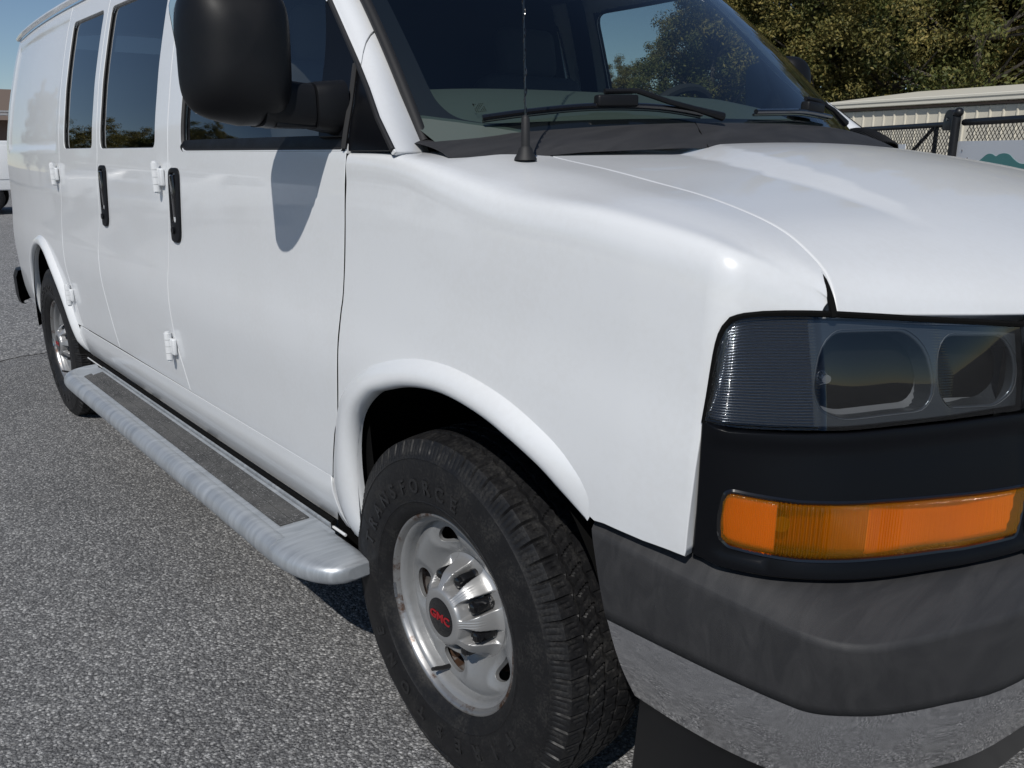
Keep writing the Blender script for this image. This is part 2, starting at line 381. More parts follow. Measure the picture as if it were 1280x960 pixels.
def rounded(poly, r, seg=5):                              # round the corners of a polygon; r number or list
    out = []; k = len(poly)
    for i in range(k):
        p0, p1, p2 = (Vector(poly[i-1]), Vector(poly[i]), Vector(poly[(i+1)%k]))
        rr = r[i] if isinstance(r, (list, tuple)) else r
        if rr <= 0: out.append(tuple(p1)); continue
        a = (p0-p1); b = (p2-p1); rr = min(rr, a.length*.48, b.length*.48)
        a = p1+a.normalized()*rr; b = p1+b.normalized()*rr
        for j in range(seg+1):
            t = j/seg; q = a*(1-t)**2+p1*2*t*(1-t)+b*t*t; out.append((q.x, q.y))
    return out
def smooth_line(pts, n=4):                               # Catmull-Rom densify of a 2D polyline
    P = [(a, b, 0) for a, b in pts]; k = (len(pts)-1)*n
    return [crv(P, i/n)[:2] for i in range(k+1)]
def inside(p, poly):
    x, y = p; c = False; j = len(poly)-1
    for i in range(len(poly)):
        if (poly[i][1] > y) != (poly[j][1] > y) and x < (poly[j][0]-poly[i][0])*(y-poly[i][1])/(poly[j][1]-poly[i][1])+poly[i][0]: c = not c
        j = i
    return c
def area(poly): return sum(poly[i-1][0]*poly[i][1]-poly[i][0]*poly[i-1][1] for i in range(len(poly)))/2
def sheet(name, material, parent, outer, holes, fn, step=.03, flip=False, lip=.016, rim=.0022, edge_step=None, mirror=False):
    """a pressed panel: the outline (with holes) filled on the surface fn(a,b), edges rolled over and turned in"""
    es = edge_step or step*.6
    loops = [resample(outer, es)]+[resample(h, es) for h in holes]
    if area(loops[0]) < 0: loops[0] = loops[0][::-1]
    for i in range(1, len(loops)):
        if area(loops[i]) > 0: loops[i] = loops[i][::-1]
    pts = []; edges = []
    for L in loops:
        b = len(pts); pts += [Vector(q) for q in L]; edges += [(b+i, b+(i+1)%len(L)) for i in range(len(L))]
    xs = [q[0] for q in loops[0]]; ys = [q[1] for q in loops[0]]
    nb_ = len(pts); cell = {}
    for q in pts: cell.setdefault((int(q.x//step), int(q.y//step)), []).append(q)
    a = min(xs)
    while a < max(xs):
        b = min(ys)
        while b < max(ys):
            q = Vector((a, b))
            near = any((q-w).length < step*.5 for i in (-1,0,1) for j in (-1,0,1) for w in cell.get((int(a//step)+i, int(b//step)+j), ()))
            if not near and inside((a, b), loops[0]) and not any(inside((a, b), h) for h in loops[1:]): pts.append(q)
            b += step
        a += step
    vo, eo, fo, ov, oe, of = delaunay_2d_cdt(pts, edges, [], 1, 1e-7)
    tri = []
    for f in fo:
        c = sum((vo[i] for i in f), Vector((0,0)))/len(f)
        if inside(c, loops[0]) and not any(inside(c, h) for h in loops[1:]): tri.append(tuple(f))
    sg = -1 if mirror else 1
    def F(q): w = fn(q[0], q[1]); return Vector((w[0], w[1]*sg, w[2]))
    def NRM(q):
        e = 2e-3; d1 = F((q[0]+e, q[1]))-F((q[0]-e, q[1])); d2 = F((q[0], q[1]+e))-F((q[0], q[1]-e))
        r = d1.cross(d2)
        r = r.normalized() if r.length > 1e-12 else Vector((0,0,1))
        return r if not (flip ^ mirror) else -r
    V = [F(q) for q in vo]; NV = [NRM(q) for q in vo]
    faces = [t[::-1] if (flip ^ mirror) else t for t in tri]; ln = [[NV[i] for i in f] for f in faces]
    o2n = {}
    for ni, lst in enumerate(ov):
        for oi in lst: o2n[oi] = ni
    b = 0
    for L in loops:
        idx = [o2n[b+i] for i in range(len(L))]; b += len(L); k = len(idx); r1 = []; r2 = []; OUT = []
        for i in range(k):
            t = (V[idx[(i+1)%k]]-V[idx[i-1]]).normalized(); nn = NV[idx[i]]; out = t.cross(nn).normalized()
            if flip ^ mirror: out = -out
            OUT.append(out); r1.append(len(V)); V.append(V[idx[i]]+out*rim-nn*rim)
            r2.append(len(V)); V.append(V[idx[i]]+out*rim-nn*(lip+rim))
        for i in range(k):
            j = (i+1)%k
            for q, w in (((idx[i], r1[i], r1[j], idx[j]), (NV[idx[i]], OUT[i], OUT[j], NV[idx[j]])), ((r1[i], r2[i], r2[j], r1[j]), (OUT[i], OUT[i], OUT[j], OUT[j]))):
                if flip ^ mirror: q = q[::-1]; w = w[::-1]
                faces.append(q); ln.append(list(w))
    me = bpy.data.meshes.new(name); me.from_pydata([tuple(q) for q in V], [], faces); me.materials.append(MAT[material])
    me.shade_smooth()
    me.normals_split_custom_set([tuple(w) for l in ln for w in l])
    o = bpy.data.objects.new(name, me); COL.objects.link(o); o.parent = parent
    return o
def text_mesh(body, size, depth, fn, name, material, parent, bold=.0, sx=1.0, space=1.0):
    cu = bpy.data.curves.new(name, 'FONT'); cu.body = body; cu.size = size; cu.extrude = depth; cu.align_x = 'CENTER'; cu.align_y = 'CENTER'
    cu.offset = bold; cu.resolution_u = 3; cu.space_character = space
    t = bpy.data.objects.new(name+'_tmp', cu); COL.objects.link(t)
    dg = bpy.context.evaluated_depsgraph_get(); me = bpy.data.meshes.new_from_object(t.evaluated_get(dg))
    bpy.data.objects.remove(t); bpy.data.curves.remove(cu)
    bm = bmesh.new(); bm.from_mesh(me)
    bmesh.ops.triangulate(bm, faces=bm.faces[:])
    for q in bm.verts: q.co = Vector(fn(q.co.x*sx, q.co.y, q.co.z))
    bmesh.ops.recalc_face_normals(bm, faces=bm.faces[:]); bm.to_mesh(me); bm.free()
    me.materials.clear(); return link(me, name, material, parent, False)
# ---------------------------------------------------------------- ground
def plane(name, poly, z, material):
    m = MB(); m.add([(x, y, z) for x, y in poly], [tuple(range(len(poly)))]); o = m.build(name, material, None, False)
    o['kind'] = 'structure'; return o
g = plane('ground', [(-600,-600),(600,-600),(600,600),(-600,600)], 0, 'asphalt_old')
if g.data.polygons[0].normal.z < 0: g.data.flip_normals()
far = smooth_line([(-5.2,3.0),(-5.12,.2),(-5.02,-.75),(-4.96,-1.06),(-4.9,-1.6),(-4.93,-2.6),(-5.0,-6.0),(-5.0,-14)], 5)
random.seed(4)
far = [(x+random.uniform(-.02,.02), y) for x, y in far]
pv = plane('pavement', far+[(-40,-14),(-40,3)], .004, 'asphalt_far')
if pv.data.polygons[0].normal.z < 0: pv.data.flip_normals()
# ---------------------------------------------------------------- the van
van = empty('van', (0,0,0))
tag(van, 'white passenger-side view of a full-size work van with black bumper pad and galvanized side step', 'van')
van['label'] = 'glossy white full-size work van with black bumper pad and galvanized side step'
side = lambda x, z: (x, -S2(x, z), z)
SEAM1 = smooth_line([(-.463,.545),(-.422,.668),(-.398,.714),(-.38,.812),(-.374,.902),(-.367,.967),(-.357,1.016),(-.344,1.165),(-.337,1.312)], 4)
SEAM2 = smooth_line([(-1.452,.548),(-1.478,.62),(-1.512,.70),(-1.527,.80),(-1.532,.90),(-1.516,1.035),(-1.49,1.15),(-1.478,1.25),(-1.478,1.32),(-1.50,1.60),(-1.52,1.94)], 4)
SEAM3 = smooth_line([(-2.26,.552),(-2.311,.687),(-2.35,.80),(-2.369,.882),(-2.375,.968),(-2.335,1.079),(-2.318,1.237),(-2.30,1.327),(-2.335,1.60),(-2.36,1.94)], 4)
SEAM4 = smooth_line([(-2.848,.552),(-2.885,.641),(-2.92,.738),(-2.957,.823),(-2.985,.994),(-2.945,1.13),(-2.935,1.234),(-2.921,1.333),(-2.96,1.642),(-2.99,1.94)], 4)
G = .0042
def shift(l, d): return [(x+d, z) for x, z in l]
bottom = .553
for mir in (False, True):
    kw = dict(mirror=mir)
    # front door
    up_front = [(-.347,1.36),(-.359,1.414),(-.398,1.497)]+[(lin(XF, z)+.010, z) for z in (1.53,1.575,1.641,1.72,1.83,1.90,1.938)]
    outer = shift(SEAM1, -G*1.25)+shift(up_front, -G*.5)+shift(SEAM2[::-1], G)
    win_front = rounded([(-1.365,1.320),(-.358,1.3195),(-.374,1.414),(-.416,1.494),(-.512,1.575),(-.584,1.641),(-.765,1.820),(-.85,1.868),(-1.395,1.868)], [.05,.01,.02,.02,0,0,.06,.05,.06])
    door = sheet('front_door', 'white_paint', van, outer, [win_front], side, .03, **kw)
    # cargo doors
    w2 = rounded([(-2.262,1.329),(-1.604,1.329),(-1.64,1.845),(-2.31,1.85)], .035)
    w3 = rounded([(-2.835,1.331),(-2.372,1.331),(-2.41,1.852),(-2.895,1.857)], .035)
    d2 = sheet('side_door', 'white_paint', van, shift(SEAM2, -G)+shift(SEAM3[::-1], G), [w2], side, .03, **kw)
    d3 = sheet('side_door', 'white_paint', van, shift(SEAM3, -G)+shift(SEAM4[::-1], G), [w3], side, .03, **kw)
    # quarter panel
    ARCH_R = [(-2.975,.40),(-2.99,.50),(-3.04,.61),(-3.12,.71),(-3.21,.785),(-3.31,.84),(-3.42,.868),(-3.54,.862),(-3.64,.825),(-3.72,.765),(-3.79,.68),(-3.84,.58),(-3.86,.46),(-3.86,.40)]
    outer = shift(SEAM4, -G)+[(-4.755,1.94),(-4.765,1.5),(-4.765,.8),(-4.765,.44)]+[(-4.5,.42),(-3.93,.41)]+[(x-.03 if x < -3.42 else x+.012, z+.02) for x, z in ARCH_R[::-1][2:-2]]+[(-2.985,.575),(-2.945,.549),(-2.86,.549)]
    quarter = sheet('quarter_panel', 'white_paint', van, outer, [], side, .03, edge_step=.02, **kw)
    # rocker panel
    ROCK_TOP = [(-.47,.545),(-1.0,.548),(-2.0,.548),(-2.9,.548)]
    outer = [(-.475,.5425)]+[(-x_, .5425) for x_ in (1.0, 1.6, 2.2)]+[(-2.905,.5425),(-2.955,.49),(-2.965,.40),(-1.5,.392),(-.47,.392)]
    rocker = sheet('rocker_panel', 'white_paint', van, outer, [], lambda x, z: (x, -(S(x, z)+.006*smooth(.55,.50,z)), z), .03, **kw)
    # fender
    fs = .085
    ARCH_F = [(-.318,.42),(-.327,.544),(-.317,.665),(-.282,.75),(-.214,.812),(-.10,.853),(.016,.871),(.167,.86),(.299,.821),(.379,.778),(.413,.758),(.44,.747)]
    fout = []
    for x, z in SEAM1[::-1]:
        if z > 1.305: continue
        fout.append((x+G, fender_t(x+G, z)*fs))
    fout += [(-.40,fender_t(-.40,.55)*fs),(-.37,fender_t(-.37,.5)*fs)] if False else []
    low = [(-.405,.70),(-.345,.70)]
    for x, z in smooth_line(ARCH_F, 3):
        if z < .68: continue
        cx, cz = 0, .4; d = math.hypot(x-cx, z-cz); fout.append((x+(x-cx)/d*.012, fender_t(x+(x-cx)/d*.012, z+(z-cz)/d*.012)*fs))
    fout += [(.47,fender_t(.47,.757)*fs),(.55,fender_t(.55,.757)*fs),(.6255,fender_t(.6255,.760)*fs),(.631,fender_t(.631,.86)*fs),(.6345,fender_t(.6345,.957)*fs),(.637,fender_t(.637,1.03)*fs),(.6395,fender_t(.6395,1.065)*fs),(.644,fender_t(.644,1.088)*fs),(.652,fender_t(.652,1.103)*fs),(.668,fender_t(.668,1.1105)*fs),(.698,fender_t(.698,1.1125)*fs),(.7255,fender_t(.7255,1.110)*fs),(.7245,.16*fs),(.714,.11*fs),(.702,.08*fs),(.69,.06*fs)]
    fout += [(x, .05*fs) for x in (.673,.624,.558,.45,.33,.20,.1,.03,-.03,-.09,-.16,-.24,-.328)]
    fender_o = sheet('front_fender', 'white_paint', van, fout, [], lambda x, b: fender(x, min(b/fs, 12.99)), .022, flip=True, edge_step=.012, **kw)
    # arch flares
    def flare(name, inner, outer_, ysign, base):
        m = MB(); a = smooth_line(inner, 6); b = smooth_line(outer_, 6)
        k = len(a)
        sec = [(0,.0),(.10,.008),(.25,.017),(.45,.024),(.65,.027),(.83,.024),(.94,.016),(1.0,.004),(1.0,-.004),(.995,-.012)]
        def fn(i, j):
            t, hgt = sec[j]; x = b[i][0]+(a[i][0]-b[i][0])*t; z = b[i][1]+(a[i][1]-b[i][1])*t
            e = min(1, i/4, (k-1-i)/4) if base else min(1,(k-1-i)/16)
            hgt = hgt*(1-(1-e)**2) if not base else hgt
            y = S(b[i][0], b[i][1])-.0015+(hgt*(.25+.75*e) if hgt > 0 else hgt)
            return (x, y*ysign, z)
        m.grid(fn, k, len(sec)); return m.build(name, 'white_paint', van, angle=80)
    ys = 1 if mir else -1
    FO = [(-.462,.41),(-.458,.545),(-.415,.668),(-.372,.77),(-.30,.832),(-.22,.878),(-.078,.918),(.06,.928),(.212,.908),(.341,.866),(.41,.826),(.455,.785)]
    FI = [(-.318,.41),(-.327,.544),(-.317,.665),(-.282,.75),(-.214,.812),(-.15,.838),(-.06,.862),(.06,.872),(.20,.853),(.312,.815),(.379,.778),(.435,.748)]
    flare('arch_flare', FI, FO, ys, False)
    RO = [(x+.055*math.cos(math.atan2(z-.42, x+3.42)), z+.05*max(0, math.sin(math.atan2(z-.42, x+3.42)))) for x, z in ARCH_R]
    flare('arch_flare', ARCH_R, RO, ys, True)
    # A-pillar and the fixed black triangle
    PW = .12
    zl = [1.316+.0145*i for i in range(12)]              # split by the seam that climbs forward from the trim line
    lo_ = [(0,1.316)]+[(0, z) for z in zl[1:]]+[(0,1.490)]; top_seam = [(.25*PW,1.520),(.5*PW,1.544),(.75*PW,1.563),(PW,1.578)]
    sheet('windscreen_pillar', 'white_paint', van, lo_+top_seam+[(PW, z) for z in (1.53,1.48,1.43,1.38,1.316)], [], lambda a_, z: pillar(a_/PW, z), .015, rim=.0015, lip=.01, **kw)
    up_ = [(0,1.4965)]+[(q[0], q[1]+.0065) for q in top_seam]+[(PW, z) for z in (1.65,1.72,1.80,1.88)]+[(0, z) for z in (1.88,1.80,1.72,1.65,1.57)]
    sheet('door_frame', 'white_paint', van, up_, [], lambda a_, z: pillar(a_/PW, z), .015, rim=.0015, lip=.01, **kw)
    tri = [(-.334,1.3185),(-.160,1.3185),(-.316,1.438),(-.394,1.492),(-.354,1.414)]
    sheet('pillar_trim', 'satin_black', van, tri, [], lambda x, z: (x, -S2(x, z)+.002, z), .02, rim=.0015, lip=.012, **kw)
    # drip rail and window seals, glass
    m = MB(); m.tube([(x, ys*(S(x,1.95)+.012), 1.955) for x in [-.8-.2*i for i in range(20)]], .012, 8); m.build('roof_rail', 'white_paint', van)
    def seal(poly, dep, r, parent, nm='window_seal', mt='rubber'):
        q = resample(poly, .03); m = MB(); m.tube([(x, ys*(S2(x, z)-dep), z) for x, z in q], r, 6, close=True); return m.build(nm, mt, parent)
    def pane(poly, dep, mt, parent, nm='window_pane'):
        return sheet(nm, mt, parent, poly, [], lambda x, z: (x, -(S(x, z)-dep), z), .08, rim=.0005, lip=.003, mirror=mir)
    def grow(poly, d):
        cx = sum(q[0] for q in poly)/len(poly); cz = sum(q[1] for q in poly)/len(poly)
        return [(x+(d if x > cx else -d), z+(d if z > cz else -d)) for x, z in poly]
    pane(grow(w2,.008), .011, 'tint_glass', d2); pane(grow(w3,.008), .011, 'tint_glass', d3)
    seal(w2, .007, .0045, d2); seal(w3, .007, .0045, d3)
    fw = rounded([(-1.37,1.332),(-.45,1.332),(-.58,1.645),(-.768,1.827),(-.85,1.872),(-1.40,1.872)], [.03,.01,.0,.03,.05,.05])
    pane(fw, .014, 'door_glass', door); seal(win_front, .008, .008, door)
    belt = [(-1.352,1.317),(-.345,1.317),(-.345,1.350),(-1.362,1.350)]
    sheet('belt_moulding', 'black_plastic', door, rounded(belt,[.02,0,0,.006]), [], lambda x, z: (x, -(S2(x, z)+.003*smooth(1.316,1.328,z)-.010*smooth(1.338,1.35,z)), z), .03, rim=.002, lip=.01, mirror=mir)
    m = MB(); m.tube([(-1.385-.012*i/6, ys*(S(-1.385, 1.335+.535*i/6)-.008), 1.335+.535*i/6) for i in range(7)], .009, 6); m.build('window_channel', 'rubber', door)
    sail = [(-.3505,1.349),(-.3635,1.414),(-.4035,1.497),(-.500,1.578),(-.574,1.638),(-.592,1.652),(-.528,1.473),(-.466,1.349)]
    sheet('mirror_sail', 'satin_black', door, rounded(sail,[0,.01,.004,0,0,.004,.1,0]), [], lambda x, z: (x, -(S2(x, z)+.004), z), .02, rim=.003, lip=.014, mirror=mir)
    m = MB(); m.tube([(lin(XF,z)+.002, ys*(S(lin(XF,z),z)+.002), z) for z in (1.318,1.38,1.44,1.5,1.575,1.641,1.73,1.83)], .006, 8); m.build('window_trim', 'rubber', door)
    m = MB(); m.tube([(x-.001, ys*(S(x, z)+.0035), z) for x, z in [(-.3445,1.322)]+up_front[:3]], .0065, 8); m.build('door_seal', 'rubber', door)
    # door handles
    def handle(cx, par, rx=.043):
        z0, z1 = 1.045, 1.267
        poly = rounded([(cx-rx-.012,z0),(cx+rx-.012,z0),(cx+rx+.012,z1),(cx-rx+.012,z1)], .03)
        ins = [(cx+(x-cx)*.62+(z-1.16)*.02, 1.175+(z-1.156)*.72+.004) for x, z in poly]
        h = sheet('door_handle', 'black_plastic', par, poly, [ins], lambda x, z: (x, -(S(x, z)+.010-.004*((x-cx)/rx)**2), z), .012, rim=.004, lip=.014, mirror=mir)
        m = MB(); m.prism(ins, lambda x, z: (x, ys*(S(x, z)-.012), z), lambda x, z: (x, ys*(S(x, z)-.010), z)); m.build('handle_recess', 'gap_black', par)
        m = MB(); m.box((cx+.006, ys*(S(cx,1.18)+.004), 1.185), (.030,.014,.13), None, .005); m.build('handle_grip', 'gloss_black', par)
        m = MB(); m.add(*[(l.v, l.f) for l in [lathe([(.0,-.004),(.011,-.004),(.012,0)], 20)]][0]); o = m.build('key_lock', 'satin_black', par); o.location = (cx-.006, ys*(S(cx,1.075)+.012), 1.079); o.rotation_euler = (0,0,math.pi if mir else 0)
    handle(-1.425, door); handle(-2.232, d2)
    for ln_, dp_, r_ in ((SEAM1, .0035, .0036), (SEAM2, .0065, .0034), (SEAM3, .0065, .0034), (SEAM4, .0065, .0034)):
        m = MB(); m.tube([(x, ys*(S(x, z)-dp_), z) for x, z in ln_ if z < 1.312], r_, 6); m.build('weather_strip', 'gap_black', van)
    m = MB(); m.tube([(x, ys*(S(x, .548)-.005), .548) for x in [-.48-.12*i for i in range(20)]], .0034, 6); m.build('weather_strip', 'gap_black', van)
    m = MB(); m.tube([(q[0]+.001, ys*(abs(q[1])+.005), q[2]-.005) for q in [crv(SEAM, 7.4+.3*i) for i in range(13)]], [.0008+.0004*i for i in range(13)], 6); m.build('hood_seal', 'gap_black', van)
    # hinges (white barrels)
    for hx, hz, par in ((-1.545,1.240,d2),(-1.545,.690,d2),(-2.975,1.225,d3),(-2.925,.690,d3)):
        m = MB(); y = ys*(S(hx, hz)+.017)
        for q in range(4): m.tube([(hx, y, hz-.045+.0228*q), (hx, y, hz-.045+.0228*q+.0215)], .0125, 12)
        m.tube([(hx, y, hz-.052),(hx, y, hz+.05)], .008, 8)
        m.box((hx+.022, ys*(S(hx,hz)+.008), hz), (.034,.014,.055), None, .005)
        m.box((hx-.018, ys*(S(hx,hz)+.007), hz), (.03,.012,.06), None, .004)
        m.build('door_hinge', 'white_paint', par)
    # inner structure behind the gaps
    m = MB(); X0 = [-.30-.12*i for i in range(38)]; Z0 = [.42+.0815*i for i in range(12)]
    m.grid(lambda i, j: (X0[i] if True else 0, ys*(S(X0[i], Z0[j])-.030), Z0[j]), 23, 12)
    m.build('inner_panel', 'gap_black', van)
    zz = [1.31,1.335]
    for xx in (-1.49,-2.325,-2.95):
        m = MB(); m.grid(lambda i, j: (xx+(.10*i-.05), ys*(S(xx, 1.28+.067*j)-.026), 1.28+.067*j), 2, 11); m.build('inner_panel', 'gap_black', van)
# ---------------------------------------------------------------- hood, cowl, windscreen, roof
def hood_full(a, b):                     # a = s/11 * 1.0, b = 0..1.6 across
    s = a*11/1.0; v = b/.8
    if v <= 1: return hood(s, v)
    x, y, z = hood(s, 2-v); return (x, -y, z)
hood_o = sheet('hood', 'white_paint', van, [(.0,.006),(1.0,.006),(1.0,1.594),(0,1.594)], [], hood_full, .02, lip=.03, rim=.004, edge_step=.012)
def cowl(i, j):                          # from below the hood's rear edge up to the screen base
    u = -1+2*i/60; a = abs(u); v = max(0, 1-a/.82)
    hx = lin([(0,.10),(.5,.075),(.80,.0),(.93,-.05),(1.0,-.09)], a); hz = lin([(0,1.322),(.5,1.319),(.74,1.312),(.85,1.304),(1,1.304)], a)
    w = ws(u*1.0, .0); t = j/7
    x = hx+(w[0]-.012-hx)*t; z = hz+(w[2]+.006-hz)*(t**.7)+.004*math.sin(t*math.pi)
    if a > .93: x += .0
    return (x+.03*(1-t), u*(.875+.02*smooth(.8,1,a)), z)
m = MB(); m.grid(cowl, 61, 8); cw = m.build('cowl_panel', 'bumper_plastic', van, angle=80)
m = MB()                                 # line across the cowl
m.tube([cowl(19, 0), cowl(19.6, 3), cowl(21, 7)], .002, 5); m.build('cowl_joint', 'gap_black', cw)
vent = MB()
def vent_pt(a_, t, up_): return (-.005-.15*t-.10*(a_-.5)**2, .60+.21*a_, 1.318+.060*math.sin(math.pi*(.10+.62*t))*(1-(2*abs(a_-.45))**2.4*.8)+up_)
for q in range(24): vent.tube([vent_pt(q/23, t/6, 0) for t in range(7)], .0026, 5)
cv = vent.build('cowl_vent', 'black_plastic', van); cv['kind'] = 'stuff'
vb = MB(); vb.grid(lambda i, j: vent_pt(i/20, j/6, -.004), 21, 7); vb.build('vent_backing', 'gap_black', van)
screen = MB(); screen.grid(lambda i, j: ws(-1+2*i/40, j/24), 41, 25); screen = screen.build('windscreen', 'windscreen_glass', van, angle=89)
# printed black border behind the glass
fr_in = [(-.945,1.0),(-.946,.70),(-.947,.46),(-.946,.255),(-.945,.204),(-.940,.148),(-.919,.096),(-.879,.069),(-.80,.054),(-.4,.036),(0,.03)]
fr = smooth_line(fr_in, 4); fr_full = fr+[(-u, v) for u, v in fr[::-1]][1:]
m = MB(); k = len(fr_full)
def fo_pt(q):
    u, v = fr_full[q]
    if q < 18: return (-1, v)
    if q > k-19: return (1, v)
    return (max(-1, min(1, u*1.14)), 0)
def frit(i, j):
    a = fr_full[i]; b = fo_pt(i); t = j/4; w = ws(a[0]+(b[0]-a[0])*t, max(0, a[1]+(b[1]-a[1])*t)); return (w[0]-.004, w[1], w[2]-.004)
m.grid(frit, k, 5); m.build('screen_border', 'frit_black', screen)
for sg in (-1, 1):
    m = MB(); m.tube([tuple(Vector(ws(sg*1.0, t/20))+Vector((.004, sg*.006, .004))) for t in range(21)], .012, 10); m.build('screen_moulding', 'rubber', van)
roof = MB()
def roof_fn(i, j):
    u = -1+2*j/24; a = abs(u)
    if i == 0: return ws(u, 1.0)
    x = [-.70,-.85,-1.1,-1.6,-2.2,-2.8,-3.4,-4.0,-4.5,-4.72,-4.76][i-1]
    w = S(x, 1.94); z = 1.94+lin([(-4.76,.10),(-4.6,.18),(-1.4,.19),(-1.0,.165),(-.85,.12),(-.70,.06)], x)*(1-a**2.8)
    if i < 3: x -= .10*a**2
    return (x, u*w, z)
roof.grid(roof_fn, 12, 25); roof.build('roof', 'white_paint', van, angle=80)
# rear doors, tail bumper
m = MB(); ZR = [.46+.148*i for i in range(11)]
m.grid(lambda i, j: (-4.765-.0*j, (-1+2*i/12)*(S(-4.76, ZR[j])), ZR[j]), 13, 11); m.build('rear_door', 'white_paint', van)
m = MB()
for sg in (-1, 1):
    pass
pth = [(-4.60,-.905),(-4.72,-.90),(-4.80,-.86),(-4.84,-.76),(-4.85,0),(-4.84,.76),(-4.80,.86),(-4.72,.90),(-4.60,.905)]
sec = [(0,.41),(.028,.42),(.036,.46),(.036,.58),(.02,.62),(0,.625),(-.06,.625)]
P2 = smooth_line(pth, 5)
def rb(i, j):
    a = Vector(P2[max(i-1,0)]); b = Vector(P2[min(i+1,len(P2)-1)]); t = (b-a).normalized(); nn = Vector((-t.y, t.x))*-1
    d, z = sec[j]; e = Vector(P2[i])+nn*d*(-1); return (e.x, e.y, z)
m.grid(rb, len(P2), len(sec)); m.build('rear_bumper', 'black_plastic', van)
# ---------------------------------------------------------------- interior
m = MB()
m.grid(lambda i, j: (-1.62, (i-1)*(S(-1.62,.5+.144*j)-.035), .5+.144*j), 3, 11); m.build('bulkhead', 'interior_dark', van)
m = MB(); m.grid(lambda i, j: (-4.7+4.75*i/4, -.88+1.76*j/4, .55), 5, 5); m.build('cabin_floor', 'interior_dark', van)
m = MB(); m.grid(lambda i, j: (-4.7+3.9*i/10, (-1+2*j/10)*(S(-4.7+3.9*i/10,1.94)-.03), 1.92+.13*(1-abs(-1+2*j/10)**2.8)), 11, 11); m.build('headliner', 'headliner', van)
m = MB(); m.grid(lambda i, j: (.0, -.84+1.68*i/2, .5+.70*j/2), 3, 3); m.build('firewall', 'gap_black', van)
dash = MB()
def dash_fn(i, j):
    u = -1+2*i/40; a = abs(u); y = u*.86
    prof = [(.02,1.335),(-.06,1.372),(-.15,1.412),(-.24,1.443),(-.33,1.462),(-.385,1.464),(-.415,1.452),(-.425,1.42),(-.44,1.33),(-.47,1.15),(-.45,.9)]
    x, z = prof[j]; w = ws(u*.93, 0)
    x = x-.115*a**2.2; z = z-.10*max(0, (u-.25)/.75)**2-.028*a**6
    return (x, y, z)
dash.grid(dash_fn, 41, 11); dash.build('dashboard', 'dash_vinyl', van, angle=80)
sw = MB(); cs = Vector((-.62,.40,1.335)); tl = R(62)
ring = [cs+Vector((-math.sin(tl)*0, 0, 0))+.195*(math.cos(t)*Vector((0,1,0))+math.sin(t)*Vector((math.cos(tl)*1.0, 0, math.sin(tl)))) for t in [2*math.pi*i/40 for i in range(40)]]
sw.tube(ring, .016, 8, close=True); sw.tube([cs+Vector((.03,0,-.02)), cs+Vector((.30,0,-.14))], .04, 10)
for t in (0, math.pi, -math.pi/2): sw.tube([cs+Vector((.02,0,-.01)), cs+.19*(math.cos(t)*Vector((0,1,0))+math.sin(t)*Vector((math.cos(tl),0,math.sin(tl))))], .02, 8)
sw.build('steering_wheel', 'interior_dark', van)
for yy in (-.42, .42):
    st = MB(); st.box((-1.02, yy, .92), (.52,.52,.18), None, .06)
    st.box((-1.30, yy, 1.27), (.16,.50,.66), Matrix.Rotation(R(-12),3,'Y'), .06); s_o = st.build('seat', 'seat_cloth', van)
    st = MB(); st.box((-1.375, yy, 1.68), (.10,.28,.19), Matrix.Rotation(R(-10),3,'Y'), .045); st.build('headrest', 'seat_cloth', s_o)
    for q_ in (-.06,.06):
        st = MB(); st.tube([(-1.365,yy+q_,1.55),(-1.37,yy+q_,1.66)], .006, 6); st.build('headrest_post', 'dark_chrome', s_o)
# ---------------------------------------------------------------- underbody
m = MB(); m.box((-2.3,0,.46), (4.4,1.62,.10)); m.box((-1.9,.45,.36), (5.0,.10,.14)); m.box((-1.9,-.45,.36), (5.0,.10,.14)); m.build('chassis', 'gap_black', van)
for wx in (0, -3.429):
    for sg in (-1, 1):
        m = MB(); rr_ = .49
        m.grid(lambda i, j: (wx+rr_*math.cos(math.pi*(.13+.93*i/20)), sg*(.62+.34*j/2), .40+rr_*math.sin(math.pi*(.13+.93*i/20))), 21, 3)
        m.grid(lambda i, j: (wx-.47+.94*i/4, sg*.62, .38+.48*j/4), 5, 5)
        m.build('wheel_well', 'gap_black', van)
    for sg in (-1, 1):
        op = FI if wx == 0 else [(x+3.429, z) for x, z in ARCH_R]; op = smooth_line(op, 3)
        def lip_fn(i, j):
            x, z = op[i]; d = math.hypot(x, z-.40); k_ = max(.50, d+.02)/max(d,.05)
            return (wx+x*(1+(k_-1)*j), sg*(.985-.06*j), .40+(z-.40)*(1+(k_-1)*j))
        m = MB(); m.grid(lip_fn, len(op), 2); m.build('well_liner', 'gap_black', van)
    m = MB(); m.tube([(wx,-.80,.375),(wx,.80,.375)], .05, 12); m.build('axle', 'gap_black', van)
